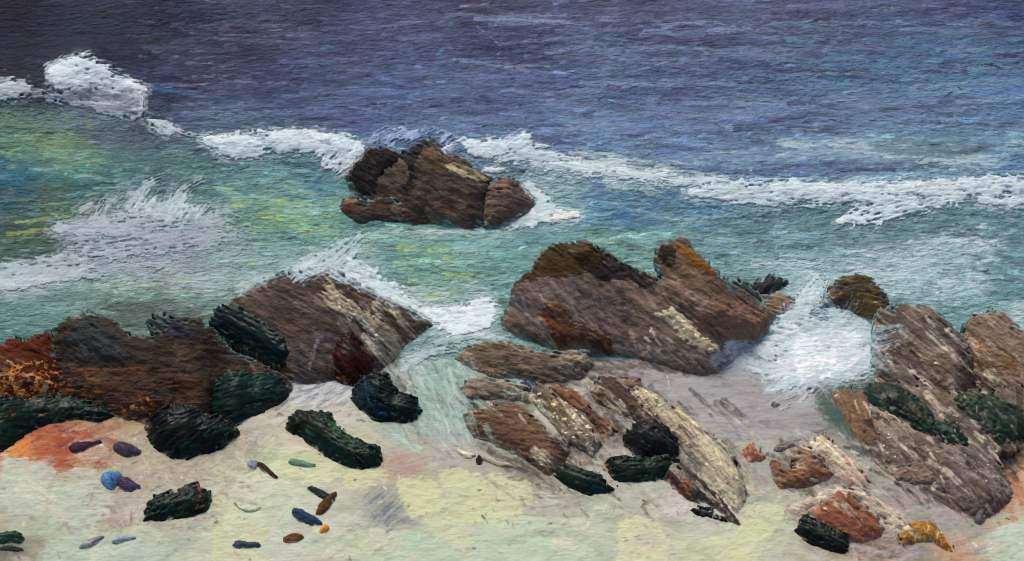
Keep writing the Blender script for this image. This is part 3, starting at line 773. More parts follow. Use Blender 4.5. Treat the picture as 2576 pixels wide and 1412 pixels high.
for pts, w_ in (([(915,622),(945,618)],11), ([(1000,622),(1050,618)],13), ([(1080,630),(1130,627)],13), ([(1120,650),(1150,660)],16), ([(1125,690),(1180,700)],14), ([(1080,745),(1150,738)],15), ([(1075,752),(1120,748)],12), ([(660,548),(725,556)],6), ([(735,578),(775,574)],7), ([(700,512),(760,508)],6), ([(1470,585),(1560,580)],4), ([(1500,608),(1575,608)],4)):
    sea.stroke(pts, w_, (190,206,108), a=.7, dry=.45)
for pts, w_ in (([(400,700),(450,702),(490,715)],11), ([(340,720),(400,716)],9), ([(20,590),(110,580)],14), ([(40,560),(180,545)],9)):
    sea.stroke(pts, w_, (168,182,100), a=.6, dry=.4)
# a dark lilac swell line and grey washes on the left
sea.stroke([(330,700),(400,705),(470,725),(510,745)], 16, (112,116,138), a=.7, dry=.35)
sea.stroke([(370,690),(430,700),(470,705)], 10, (140,142,150), a=.6, dry=.3)
sea.fill([(10,600),(140,600),(150,650),(60,660),(0,668),(0,610)], (72,94,82), a=.75, dry=.3, edge=12)
sea.fill([(150,330),(380,300),(470,340),(420,370),(250,360)], (92,98,120), a=.55, dry=.4, edge=16)
# pale teal swirl out at sea, thin arcs and scratches of spray
sea.stroke([(380,220),(430,228),(500,238)], 14, (64,106,142), a=.75, dry=.3)
sea.fill([(450,275),(560,270),(620,290),(560,300),(470,295)], (122,150,150), a=.5, dry=.45, edge=12)
sea.stroke([(1200,65),(1208,75),(1225,85),(1260,118)], 3.5, (150,148,170), a=.8, dry=.1)
for pts in ([(1560,190),(1700,150),(1800,140)], [(1850,255),(2000,270),(2150,260)], [(2000,60),(2080,42)], [(1990,325),(2060,322),(2110,300)], [(2260,270),(2340,285),(2440,275)], [(1990,330),(2050,330)], [(2100,150),(2180,142)], [(1700,420),(1850,415)], [(2380,60),(2480,65)], [(1580,120),(1700,112)]):
    sea.stroke(pts, 6, (158,170,188), a=.6, dry=.5)
sea.stroke([(2030,330),(2065,325)], 6, (212,222,222), a=.9, dry=.3)
sea.scatter(170, (500, 2576, 10, 330), [(138,142,168), (126,130,158), (150,156,178)], ln=(80, 240), wd=(3, 8), ang=(-1, 5), a=(.3, .6), dry=.58)
sea.scatter(130, (1700, 2600, 180, 440), [(120,158,176), (132,166,182), (150,178,190)], ln=(60, 200), wd=(4, 12), ang=(-4, 7), a=(.3, .6), dry=.55)
sea.scatter(420, (-50, 2600, 440, 800), [(146,182,174), (136,176,170), (162,194,186)], ln=(30, 120), wd=(3, 8), ang=(-2, 7), a=(.2, .5), dry=.55)
# broad milky washes of spent foam
def wash(poly, col, a=.6, dry=.42, ang=0, edge=22):
    sea.fill(smooth_poly(poly, 1), col, a=a, dry=dry, edge=edge, blur=14, ang=ang, jit=.15, h=.004, soft=.34)
wash([(130,570),(250,530),(420,490),(520,540),(630,600),(600,660),(480,680),(300,700),(150,720),(0,738),(-40,740),(-40,672),(120,640),(160,620)], (168,180,186), .75, .38, -6)
wash([(480,600),(700,590),(760,640),(640,700),(560,760),(480,740)], (158,182,176), .65, .42)
wash([(880,575),(1280,578),(1300,620),(1100,640),(900,620)], (160,190,180), .45, .48)
wash([(1000,720),(1250,700),(1265,800),(1150,860),(1060,850),(1020,780)], (182,206,202), .75, .38)
wash([(1900,640),(2200,610),(2480,580),(2520,640),(2420,720),(2500,760),(2300,770),(2100,700),(1980,720)], (166,194,196), .75, .44, -8)
wash([(1340,400),(1500,408),(1720,440),(1720,480),(1500,455),(1340,440)], (190,210,210), .7, .38, 6)
wash([(1320,430),(1480,440),(1480,540),(1380,560),(1340,500)], (170,198,194), .55, .42, 10)
wash([(1950,360),(2250,355),(2480,380),(2560,420),(2300,425),(2050,420)], (136,164,178), .5, .45, -3)
wash([(270,770),(380,760),(540,770),(560,840),(440,850),(330,840)], (92,104,98), .7, .4, 20)
wash([(-40,760),(140,740),(250,740),(200,800),(120,840),(-40,850)], (112,148,140), .5, .4)
sea.scatter(650, (-50, 2650, -20, 335), lambda x, y: (lambda c: c * (1 + rng.normal(0, .16)) + rng.normal(0, 2, 3))(gt[int(np.clip((y + 80) / 8, 0, gt.shape[0] - 1)), int(np.clip((x + 700) / 16, 0, gt.shape[1] - 1))]).clip(10, 230), ln=(90, 300), wd=(5, 15), ang=(-1, 5), a=(.35, .75), dry=.5, jit=.2, h=.006)
sea.scatter(120, (1500, 2620, 60, 330), [(112,126,150), (128,146,168), (96,128,152), (84,112,130)], ln=(90, 300), wd=(5, 16), ang=(-2, 5), a=(.3, .6), dry=.54)
def swell(n, box, cols, ln, w, a, dry=.46):
    for _ in range(n):
        x = rng.uniform(box[0], box[1]); y = rng.uniform(box[2], box[3]); l = rng.uniform(*ln); ph = rng.uniform(0, 6.3); am = rng.uniform(2, 9)
        pts = [(x + l * k / 5, y + am * math.sin(ph + k * 1.1) + rng.normal(0, 1)) for k in range(6)]
        sea.stroke(pts, rng.uniform(*w), cols[rng.integers(len(cols))], a=rng.uniform(*a), dry=dry, jit=.2, h=.008)
swell(70, (1100, 2500, 40, 440), [(132,148,176), (118,140,170), (142,160,182), (110,142,164)], (140, 360), (7, 17), (.35, .7))
swell(70, (700, 2500, 20, 440), [(54,54,84), (62,66,100), (48,60,92)], (140, 360), (7, 18), (.35, .7))
swell(40, (300, 1300, 20, 330), [(96,98,128), (104,110,140), (44,42,68)], (120, 300), (6, 14), (.3, .6))
swell(26, (1900, 2560, 100, 260), [(92,136,166), (104,148,174), (78,118,150)], (80, 200), (8, 20), (.35, .7))
swell(50, (-40, 1900, 420, 770), [(166,202,190), (150,190,180), (178,208,196)], (70, 220), (5, 13), (.35, .75))
swell(60, (-40, 2500, 400, 770), [(50,88,104), (62,100,112), (58,96,92)], (70, 220), (5, 13), (.3, .65))
sea.scatter(60, (560, 1240, 470, 760), [(178,202,122), (168,196,128), (190,210,124)], ln=(14, 60), wd=(5, 13), ang=(-2, 8), a=(.3, .65), dry=.48)
wash([(-40,650),(200,640),(420,650),(600,680),(560,740),(420,740),(240,725),(100,745),(-40,752)], (172,188,190), .7, .42, -3)
wash([(560,690),(700,650),(860,600),(960,620),(1010,700),(880,690),(740,690),(620,730)], (168,194,190), .65, .42, -14)
# foam thinning into streaks, right of the rock and behind the right-hand breaker
for i in range(150):
    x = rng.uniform(1330, 1800); y = 392 + (x - 1330) * 0.135 + rng.normal(0, 16) + 6
    l = rng.uniform(20, 80); sea.stroke([(x, y), (x + l, y + l * .1)], rng.uniform(5, 13), ((196,214,214),(176,200,202),(212,224,222))[i % 3], a=rng.uniform(.4, .9), dry=.45)
for i in range(150):
    x = rng.uniform(1950, 2500); y = 372 + rng.normal(0, 16) + (x - 2200) * 0.02
    if x > 2290 and y < 400: y += 32
    l = rng.uniform(20, 90); sea.stroke([(x, y), (x + l, y + l * rng.normal(0, .08))], rng.uniform(4, 11), ((168,190,198),(150,176,188),(186,204,206))[i % 3], a=rng.uniform(.3, .75), dry=.5)
sea.fill([(2170,360),(2280,345),(2420,355),(2460,385),(2400,400),(2290,400),(2210,385)], (80,112,116), a=.7, dry=.35, edge=10, ang=-4)
sea.fill([(1990,400),(2150,400),(2250,430),(2100,440),(2000,425)], (84,110,140), a=.5, dry=.45, edge=10)
# wind-torn streaks of foam on the right
for i in range(170):
    u = rng.uniform(); x = 2130 + 370 * u + rng.normal(0, 20); y = 690 - 95 * u + rng.normal(0, 20)
    l = rng.uniform(14, 60); sea.stroke([(x, y), (x + l, y - l * .22)], rng.uniform(4, 11), ((186,206,208),(168,192,196),(204,218,218))[i % 3], a=rng.uniform(.4, .9), dry=.52)
for i in range(260):
    x = rng.uniform(1960, 2480); y = rng.normal(700 if x < 2300 else 715, 26)
    l = rng.uniform(14, 60); sea.stroke([(x, y), (x + l, y + l * rng.normal(.05, .1))], rng.uniform(4, 12), ((178,202,204),(160,188,190),(196,214,214))[i % 3], a=rng.uniform(.35, .85), dry=.5)
for i in range(70):
    x = rng.uniform(2500, 2590); y = rng.uniform(755, 830)
    sea.stroke([(x, y), (x + 50, y - 4)], 10, (176,202,200), a=.6, dry=.45)
# thin translucent wash round the rocks in the middle and on the left
for i in range(200):
    x = rng.uniform(180, 620); y = rng.uniform(560, 700)
    l = rng.uniform(14, 50); sea.stroke([(x, y), (x + l, y + l * rng.normal(0, .15))], rng.uniform(5, 14), ((152,162,170),(140,148,162),(166,180,180))[i % 3], a=rng.uniform(.3, .7), dry=.45)
for i in range(160):
    x = rng.uniform(480, 1000); y = rng.uniform(575, 680)
    l = rng.uniform(20, 70); sea.stroke([(x, y), (x + l, y - l * .08)], rng.uniform(4, 10), ((132,166,158),(112,150,148),(150,178,170))[i % 3], a=rng.uniform(.3, .7), dry=.5)
for i in range(70):
    x = rng.uniform(900, 1260); y = rng.uniform(575, 600)
    l = rng.uniform(20, 70); sea.stroke([(x, y), (x + l, y + rng.normal(0, 2))], rng.uniform(4, 9), (172,200,190), a=rng.uniform(.3, .7), dry=.5)
sea.stroke([(1060,583),(1200,584),(1262,580)], 11, (196,214,216), a=.8, dry=.4)
# spray arcs thrown up behind the rock in the surf
for pts, w_ in (([(930,360),(945,335),(975,320),(1005,322)],13), ([(985,340),(1010,322),(1030,335),(1040,360)],11), ([(1060,330),(1090,320),(1112,328)],9), ([(1110,328),(1140,340),(1160,355)],8), ([(950,345),(1000,340)],18)):
    sea.stroke(pts, w_, (168,180,206), a=.7, dry=.5)

for args in FOAMS:
    for p in args[2]:
        kw = dict(p[3]) if len(p) > 3 else {}
        for cvs in (sea, sand_halo):
            if p[0] == 'f': cvs.append((p, kw)) if isinstance(cvs, list) else cvs.fill(smooth_poly(p[1], 1), np.array(p[2]) * .93, a=.75, dry=min(.62, kw.get('dry', .3) + .10), edge=38, blur=16, ang=kw.get('ang', 0), jit=.15, h=.004)
            else: cvs.append((p, kw)) if isinstance(cvs, list) else cvs.stroke(p[1], kw.get('w', 24) * 2.0, np.array(p[2]) * .93, a=.7, dry=min(.66, kw.get('dry', .42) + .04), rag=.9, h=.004)
sea.scatter(450, (-50, 2620, 330, 800), [(58,92,98), (70,104,104), (66,98,88), (52,86,104)], ln=(10, 44), wd=(3, 7), ang=(-3, 12), a=(.25, .6), dry=.55)
sea.scatter(600, (-50, 2620, 150, 800), lambda x, y: sea_jit(x, y) * .62, ln=(8, 40), wd=(2.5, 5), ang=(-4, 14), a=(.5, .95), dry=.35)  # shade of small pits in the relief, put into the water colour
HZ = seaz(SX, SY) + 0.6 * sea.h + 0.010 * (fbm(SPX / 34, SPY / 9, 3, 3) - .5)
HZ *= sstep(0, .4, sy[-1] - SY) * sstep(0, 1.0, 9 - np.abs(SX))
Hn, Wn = SX.shape
ids = np.arange(Hn * Wn).reshape(Hn, Wn)
F = np.stack([ids[:-1, :-1], ids[:-1, 1:], ids[1:, 1:], ids[1:, :-1]], -1).reshape(-1, 4)
V = np.stack([SX, SY, HZ], -1).reshape(-1, 3)
C = sea.col.reshape(-1, 3)
B = np.stack([SX, SY, 0 * SX], -1).reshape(-1, 3)
FAR = 1800.0
x0, x1, ya, yb = sx[0], sx[-1], sy[0], sy[-1]
out_v = np.array([(x0, ya, 0), (x1, ya, 0), (x1, yb, 0), (x0, yb, 0), (-FAR, ya, 0), (FAR, ya, 0), (FAR, yb, 0), (-FAR, yb, 0), (-FAR, FAR, 0), (x0, FAR, 0), (x1, FAR, 0), (FAR, FAR, 0)], float)
n0 = len(V)
out_f = np.array([(4, 0, 3, 7), (1, 5, 6, 2), (7, 3, 9, 8), (3, 2, 10, 9), (2, 6, 11, 10)]) + n0
out_c = np.repeat(lin((74, 79, 108))[None], 12, 0)
out_c[[0, 1, 4, 5]] = lin((104, 132, 130))
V = np.concatenate([V, out_v]); F = np.concatenate([F, out_f]); C = np.concatenate([C, out_c]); B = np.concatenate([B, out_v])
tag(link('sea', mesh_from('sea', V, F, C, B), M_SEA), 'indigo and turquoise sea running in over the shallows', None, None, 'structure')

# ------------------------------------------------------------------ the beach
SEA_PTS = []
row(920, (800,(170,178,182)), (1080,(140,160,152)), (1300,(140,150,145)), (1500,(160,155,155)), (1900,(165,160,162)), (2050,(175,185,185)), (2300,(110,105,100)), (2560,(130,115,105)))
row(980, (60,(120,90,60)), (740,(182,184,186)), (860,(192,190,186)), (1080,(148,168,158)), (1300,(150,155,148)), (1500,(165,160,158)), (1700,(162,154,157)), (1900,(162,154,157)), (2000,(162,157,160)), (2150,(80,98,92)), (2400,(130,122,114)))
row(1050, (300,(170,140,110)), (700,(192,182,166)), (850,(192,186,171)), (1000,(176,180,170)), (1150,(150,165,155)), (1480,(165,160,150)), (1800,(162,155,156)), (1950,(166,160,158)), (2100,(86,98,92)), (2180,(110,100,92)), (2400,(130,124,118)), (2560,(150,135,125)))
row(1120, (30,(205,150,100)), (100,(178,96,60)), (200,(172,92,62)), (350,(186,176,158)), (650,(172,162,151)), (720,(196,194,166)), (850,(200,195,165)), (1050,(182,176,166)), (1100,(176,160,155)), (1550,(166,160,158)), (1900,(172,166,162)), (2100,(152,142,136)), (2300,(126,118,112)), (2450,(122,116,110)), (2560,(200,150,110)))
row(1185, (50,(190,194,176)), (150,(182,132,106)), (300,(182,166,150)), (500,(182,173,161)), (700,(204,206,171)), (900,(196,196,165)), (1000,(182,155,148)), (1200,(178,168,158)), (1350,(135,130,124)), (1620,(170,164,160)), (1900,(166,160,155)), (2150,(186,178,170)), (2400,(116,110,104)), (2560,(185,112,70)))
row(1250, (50,(186,192,178)), (150,(180,188,168)), (250,(164,152,142)), (340,(176,166,158)), (580,(186,178,168)), (650,(206,209,186)), (800,(198,193,182)), (950,(168,162,152)), (1050,(202,204,166)), (1200,(202,203,171)), (1400,(190,187,170)), (1600,(186,179,172)), (1750,(192,184,173)), (1900,(178,176,158)), (2300,(142,132,131)), (2500,(150,135,130)))
row(1310, (40,(182,176,160)), (150,(180,188,172)), (300,(172,166,155)), (450,(179,171,165)), (600,(200,203,176)), (800,(192,187,181)), (1000,(140,140,140)), (1100,(196,198,166)), (1250,(196,202,176)), (1450,(191,190,175)), (1650,(184,175,168)), (1760,(196,190,180)), (1900,(200,204,166)), (2250,(164,154,149)), (2400,(168,158,154)), (2560,(185,198,180)))
row(1385, (30,(112,106,96)), (100,(162,152,137)), (200,(171,189,170)), (400,(177,181,166)), (550,(196,196,181)), (700,(196,191,183)), (900,(196,198,171)), (1050,(179,194,170)), (1200,(190,199,175)), (1400,(179,194,170)), (1700,(196,196,166)), (1850,(204,204,166)), (1950,(188,178,168)), (2150,(176,152,132)), (2300,(140,134,132)), (2400,(190,140,100)), (2500,(181,194,175)))
beach_col = field(SEA_PTS)
bx = np.concatenate([np.linspace(-9, -5.3, 50, endpoint=False), np.arange(-5.3, 5.3, 0.0102), np.linspace(5.3, 9, 50)])
yb0 = float(hit(1288, 1412 + 160, BN, BP)[1]); yb1 = SHORE_Y + 0.7
by = np.arange(yb0, yb1, 0.0142)
BX, BY = np.meshgrid(bx, by)
BZ = SLOPE * (SHORE_Y - BY)
BPX, BPY = to_view(BX, BY, BZ)
sand = Canvas(BPX, BPY)
gy, gx = np.meshgrid(np.arange(780, 1620, 8), np.arange(-700, 3300, 16), indexing='ij')
gtb = beach_col(gx, gy); gcb = lin(gtb)
fx = np.clip((BPX + 700) / 16, 0, gx.shape[1] - 1.001); fy = np.clip((BPY - 780) / 8, 0, gx.shape[0] - 1.001)
xi = fx.astype(int); yi = fy.astype(int); fx = (fx - xi)[..., None]; fy = (fy - yi)[..., None]
sand.col[:] = ((gcb[yi, xi] * (1 - fx) + gcb[yi, xi + 1] * fx) * (1 - fy) + (gcb[yi + 1, xi] * (1 - fx) + gcb[yi + 1, xi + 1] * fx) * fy) * (0.84 + 0.32 * fbm(BPX / 60, BPY / 22, 2, 4))[..., None]
def sand_jit(x, y):
    i = int(np.clip((y + rng.normal(0, 14) - 780) / 8, 0, gtb.shape[0] - 1)); j = int(np.clip((x + rng.normal(0, 30) + 700) / 16, 0, gtb.shape[1] - 1))
    c = gtb[i, j]
    return np.clip(c * (1 + rng.normal(0, 0.06)) + rng.normal(0, 4, 3), 15, 240)
SBOX = (-100, 2680, 900, 1480)
sand.scatter(1300, SBOX, sand_jit, ln=(25, 90), wd=(14, 40), ang=(4, 25), a=(.3, .7), dry=.35, jit=.08, h=.008)
sand.scatter(2600, SBOX, sand_jit, ln=(10, 45), wd=(4, 12), ang=(2, 25), a=(.3, .8), dry=.45, jit=.1, h=.006)
sand.scatter(500, (220, 640, 1060, 1330), [(148,124,112), (136,112,104), (205,200,180), (160,130,118)], ln=(10, 60), wd=(3, 9), ang=(10, 35), a=(.25, .6), dry=.6)
sand.scatter(420, (150, 2500, 1080, 1412), [(150,132,124), (140,128,122), (170,140,124), (214,212,190)], ln=(8, 40), wd=(3, 8), ang=(2, 25), a=(.2, .55), dry=.6)
def dab(poly, col, **kw):
    sand.fill(smooth_poly(poly, 1), col, **{**dict(a=.88, dry=.22, edge=11, blur=4, h=.009, jit=.06, ang=2), **kw})
CRM, MNT, GRN, LIL = (205,206,160), (180,196,171), (186,192,174), (160,155,155)
# wet lilac sand where the wash has drained away
dab([(1480,905),(1600,900),(1800,945),(1900,960),(2000,985),(2050,1030),(2095,1080),(1990,1105),(1900,1120),(1840,1100),(1740,1010),(1650,970),(1560,950),(1490,940)], LIL, ang=5, edge=8)
sand.scatter(200, (1500, 2080, 905, 1110), [(174,169,168), (148,144,145), (166,163,160), (128,126,128)], ln=(30, 120), wd=(6, 18), ang=(5, 10), a=(.3, .7), dry=.4)
dab([(700,985),(790,960),(880,965),(890,1000),(850,1020),(760,1030),(700,1020)], (206,208,206), ang=-20, dry=.25, edge=8)
sand.scatter(60, (730, 890, 965, 1040), [(112,116,130), (140,142,150), (120,124,136)], ln=(30, 80), wd=(4, 10), ang=(-28, 12), a=(.3, .7), dry=.5)
sand.scatter(120, (560, 900, 1010, 1130), [(206,196,176), (196,184,164), (190,188,178)], ln=(25, 80), wd=(6, 16), ang=(-30, 20), a=(.3, .7), dry=.4)
# red and orange sand at the left and right edges
dab([(10,1135),(60,1100),(130,1065),(225,1072),(245,1100),(200,1130),(185,1165),(165,1205),(140,1195),(120,1170),(60,1160)], (164,78,50), a=.9, dry=.42, edge=15, ang=-6)
sand.scatter(130, (20, 290, 1065, 1180), [(176,92,58), (150,76,54), (178,124,102), (184,164,146), (120,66,62)], ln=(14, 60), wd=(4, 14), ang=(-6, 16), a=(.35, .8), dry=.45)
sand.scatter(30, (10, 80, 1100, 1150), [(216,140,74), (206,126,66)], ln=(10, 34), wd=(8, 18), ang=(-30, 16), a=(.4, .8), dry=.4)
sand.scatter(60, (70, 330, 1190, 1340), [(170,120,104), (164,124,110)], ln=(14, 70), wd=(4, 12), ang=(50, 30), a=(.3, .7), dry=.5)
sand.scatter(70, (2490, 2590, 1120, 1330), [(196,136,98), (182,120,86), (200,160,130)], ln=(14, 60), wd=(8, 24), ang=(70, 25), a=(.35, .8), dry=.45)
sand.scatter(50, (2360, 2560, 1360, 1412), [(192,146,112), (190,160,136)], ln=(14, 50), wd=(6, 18), ang=(-20, 25), a=(.35, .8), dry=.45)
sand.scatter(26, (2130, 2300, 1370, 1412), [(214,160,116), (180,160,150)], ln=(10, 40), wd=(5, 12), ang=(-10, 25), a=(.35, .8), dry=.5)
# pale dabs of sand
dab([(862,1190),(900,1180),(968,1178),(985,1200),(960,1225),(900,1232),(862,1228)], CRM)
dab([(995,1212),(1020,1203),(1070,1200),(1104,1216),(1112,1250),(1128,1262),(1126,1282),(1106,1288),(1080,1300),(1042,1312),(1018,1290),(998,1250)], CRM)
dab([(1100,1182),(1150,1174),(1195,1192),(1320,1196),(1345,1240),(1340,1290),(1260,1310),(1200,1325),(1130,1318),(1110,1300),(1130,1270),(1115,1230)], (201,203,160), ang=-3)
dab([(1240,1300),(1330,1280),(1360,1290),(1330,1320),(1250,1332)], (190,198,168))
dab([(1180,1320),(1290,1322),(1360,1295),(1390,1330),(1280,1360),(1190,1370)], (184,198,172))
dab([(970,1345),(1010,1332),(1060,1335),(1120,1370),(1165,1412),(1170,1440),(980,1440)], MNT)
dab([(1060,1330),(1130,1310),(1200,1330),(1190,1390),(1150,1395),(1100,1355)], (196,198,165))
dab([(1200,1365),(1290,1352),(1380,1356),(1450,1366),(1500,1390),(1525,1412),(1520,1440),(1180,1440)], MNT)
dab([(1562,1305),(1610,1298),(1650,1310),(1690,1350),(1680,1412),(1680,1440),(1550,1440),(1550,1360)], CRM)
dab([(0,1146),(40,1150),(110,1165),(140,1178),(138,1210),(112,1240),(116,1280),(100,1300),(0,1302)], (187,193,176))
dab([(160,1190),(200,1172),(250,1180),(252,1215),(285,1235),(290,1280),(265,1320),(180,1330),(120,1310),(130,1240)], (186,192,172))
dab([(108,1360),(180,1350),(280,1342),(340,1360),(440,1362),(445,1390),(400,1412),(400,1440),(108,1440)], (175,189,170))
dab([(288,1238),(345,1240),(362,1260),(362,1320),(310,1328),(290,1300)], (176,170,158), ang=88)
dab([(532,1320),(600,1305),(660,1312),(690,1350),(640,1390),(630,1440),(528,1440)], (198,200,164))
dab([(700,1130),(760,1128),(830,1150),(872,1180),(850,1215),(760,1215),(690,1190)], (203,206,164))
dab([(600,1200),(640,1185),(680,1195),(700,1230),(660,1262),(610,1270),(580,1240)], (204,207,180))
dab([(1895,1272),(1975,1264),(1978,1305),(1935,1360),(1905,1412),(1900,1440),(1780,1440),(1850,1350),(1870,1300)], (200,204,158), ang=-35, edge=6)
dab([(1660,1240),(1720,1250),(1742,1280),(1720,1300),(1660,1296)], (204,194,184))
dab([(2482,1340),(2530,1318),(2620,1305),(2620,1440),(2500,1440),(2478,1390)], (185,198,178), ang=-12)
dab([(700,1090),(800,1100),(850,1140),(780,1150),(700,1130)], (200,192,168))
dab([(170,1115),(250,1115),(282,1140),(250,1165),(200,1160)], (200,192,166), a=.6)
for i in range(55):
    x = rng.uniform(-40, 2000); y = 1200 + 230 * rng.random() ** .8
    if x > 1450 and y < 1270: continue
    l = rng.uniform(30, 110); t_ = rng.normal(.1, .5); c = ((206,207,166), (190,199,172), (203,200,172), (182,194,170), (198,190,172), (210,206,182))[rng.integers(6)]
    sand.stroke([(x, y), (x + l * math.cos(t_), y + l * .6 * math.sin(t_))], rng.uniform(20, 60), c, a=rng.uniform(.3, .65), dry=.36, rag=.7, h=.007, jit=.07)
# the gully: sea wash running over pebbles, grey streaks, reddish sand
sand.scatter(260, (985, 1190, 870, 1110), [(158,184,172), (176,196,186), (140,166,158), (196,208,206), (126,142,142)], ln=(25, 90), wd=(4, 12), ang=(52, 18), a=(.3, .75), dry=.5)
sand.scatter(150, (1120, 1380, 880, 1000), [(150,178,168), (176,196,190), (136,150,146)], ln=(20, 80), wd=(4, 12), ang=(8, 16), a=(.3, .7), dry=.5)
sand.scatter(50, (975, 1075, 1140, 1200), [(178,146,136), (172,152,144), (180,132,110)], ln=(20, 60), wd=(5, 12), ang=(-12, 12), a=(.2, .5), dry=.5)
sand.scatter(80, (1080, 1240, 1060, 1170), [(176,170,164), (190,184,176), (120,118,116), (160,150,144)], ln=(20, 70), wd=(4, 12), ang=(20, 25), a=(.3, .7), dry=.5)
sand.scatter(90, (1240, 1480, 1130, 1240), [(120,116,112), (110,100,94), (150,142,136), (196,190,168)], ln=(20, 70), wd=(4, 11), ang=(22, 12), a=(.3, .7), dry=.5)
for i in range(40):
    x = rng.uniform(935, 1010); y = 1230 + (x - 935) * .9 + rng.normal(0, 14)
    sand.stroke([(x - 25, y + 22), (x + 22, y - 20)], rng.uniform(4, 9), ((108,114,124),(126,128,132),(150,148,146))[i % 3], a=.75, dry=.5)
sand.scatter(60, (1340, 1480, 1240, 1300), [(150,140,134), (136,126,124), (170,162,154)], ln=(30, 90), wd=(4, 11), ang=(6, 10), a=(.3, .7), dry=.5)
GRV = [(92,80,70), (70,62,57), (118,106,95), (150,142,130), (48,44,44), (104,82,66)]
def gravel(poly, n, box, ang=38):
    sand.fill(smooth_poly(poly, 1), (88,77,68), a=.85, dry=.38, edge=18, blur=8, ang=ang, jit=.2)
    P_ = np.array(poly, np.float32)
    sand.scatter(n, box, GRV, ln=(14, 60), wd=(5, 14), ang=(ang, 16), a=(.35, .8), dry=.48, jit=.2, h=.008, inside=lambda x, y: float(sdf(P_, np.array([[x]], np.float32), np.array([[y]], np.float32))[0, 0]) > 0)
gravel([(2180,900),(2600,900),(2600,1120),(2540,1250),(2480,1310),(2400,1290),(2300,1230),(2200,1180),(2150,1080),(2170,980)], 420, (2150,2600,900,1310))
gravel([(-60,900),(760,900),(740,980),(600,1060),(420,1090),(280,1050),(100,1020),(-60,1010)], 200, (-60,760,900,1080), 10)
gravel([(1300,900),(1500,890),(1830,930),(1800,960),(1620,930),(1500,960),(1380,990),(1320,960)], 120, (1300,1830,890,990), 16)
gravel([(1340,1060),(1440,1120),(1500,1140),(1500,1180),(1400,1200),(1300,1170)], 60, (1300,1500,1060,1200), 40)
gravel([(1150,1000),(1250,1000),(1340,1010),(1330,1060),(1180,1060)], 50, (1150,1340,1000,1060), 20)
gravel([(1440,1000),(1500,980),(1600,1060),(1590,1110),(1540,1130),(1480,1120)], 60, (1440,1600,980,1130), 42)
gravel([(1560,960),(1620,960),(1700,1020),(1680,1060),(1600,1010)], 30, (1560,1700,960,1060), 42)
gravel([(1180,1100),(1260,1130),(1360,1190),(1440,1240),(1380,1230),(1260,1180)], 40, (1180,1440,1100,1240), 24)
gravel([(1940,1120),(2060,1090),(2160,1180),(2220,1250),(2120,1240),(2020,1250),(1960,1230)], 60, (1940,2220,1090,1250), 36)
gravel([(2120,1350),(2230,1330),(2300,1370),(2250,1412),(2130,1412)], 40, (2120,2300,1330,1412), 10)
gravel([(880,930),(1000,890),(1060,980),(1040,1000),(900,960)], 40, (880,1060,890,1000), 40)
gravel([(1640,1080),(1720,1130),(1800,1230),(1860,1310),(1760,1260),(1680,1200)], 60, (1640,1860,1080,1310), 46)
# shadowed green pool, its shade painted in, and mottled ground among the right-hand rocks
sand.fill([(2030,975),(2090,965),(2180,970),(2130,1010),(2160,1080),(2200,1150),(2160,1160),(2110,1090),(2060,1030)], (66,88,82), a=.85, dry=.3, edge=10, ang=60)
sand.scatter(160, (2160, 2520, 1040, 1300), [(96,88,82), (150,142,134), (112,100,92), (188,182,168), (84,84,86)], ln=(14, 60), wd=(5, 14), ang=(38, 16), a=(.3, .75), dry=.5)
sand.scatter(140, (1990, 2300, 1200, 1412), [(186,178,170), (170,158,152), (150,134,126), (200,194,182)], ln=(25, 80), wd=(5, 14), ang=(20, 25), a=(.3, .7), dry=.45)
sand.scatter(80, (2180, 2480, 1270, 1400), [(122,116,120), (140,132,136), (176,162,160)], ln=(25, 80), wd=(5, 14), ang=(-8, 14), a=(.3, .7), dry=.5)
sand.scatter(60, (1860, 1990, 1100, 1260), [(180,172,160), (156,148,142), (200,190,160)], ln=(20, 60), wd=(5, 12), ang=(60, 25), a=(.3, .7), dry=.5)
sand.stroke([(2230,1268),(2330,1250),(2400,1215)], 13, (170,140,132), a=.7, dry=.35)
sand.scatter(46, (1390, 1560, 1080, 1200), [(186,104,52), (176,150,130), (196,186,160)], ln=(8, 30), wd=(3, 8), ang=(50, 20), a=(.4, .8), dry=.5)
sand.scatter(1100, (-60, 2640, 1090, 1440), sand_jit, ln=(10, 60), wd=(4, 14), ang=(4, 30), a=(.25, .6), dry=.5, jit=.1, h=.004)
sand.scatter(300, (210, 650, 1065, 1340), [(150,128,116), (136,114,106), (168,146,134), (126,104,96)], ln=(8, 44), wd=(3, 8), ang=(8, 30), a=(.35, .75), dry=.58)
sand.scatter(60, (690, 900, 965, 1060), [(206,204,198), (190,186,180), (120,122,132)], ln=(20, 70), wd=(4, 10), ang=(-28, 12), a=(.35, .75), dry=.5)
sand.scatter(170, (990, 1180, 870, 1120), [(150,184,170), (172,200,188), (196,212,206), (130,160,150), (110,124,120)], ln=(30, 100), wd=(4, 12), ang=(56, 18), a=(.4, .85), dry=.5)
sand.scatter(160, (1180, 2000, 1060, 1330), [(120,110,104), (96,88,84), (206,198,180), (150,134,122), (176,110,70)], ln=(5, 26), wd=(2.5, 6), ang=(30, 30), a=(.4, .85), dry=.5)
sand.stroke([(752,1179),(764,1187),(776,1191),(788,1192)], 4, (120,122,112), a=.75, dry=.52)
# specks
sand.scatter(160, (0, 2576, 1090, 1412), [(216,146,84), (120,76,60), (96,104,124), (226,222,206)], ln=(4, 12), wd=(3, 6), ang=(0, 40), a=(.5, .9), dry=.3)

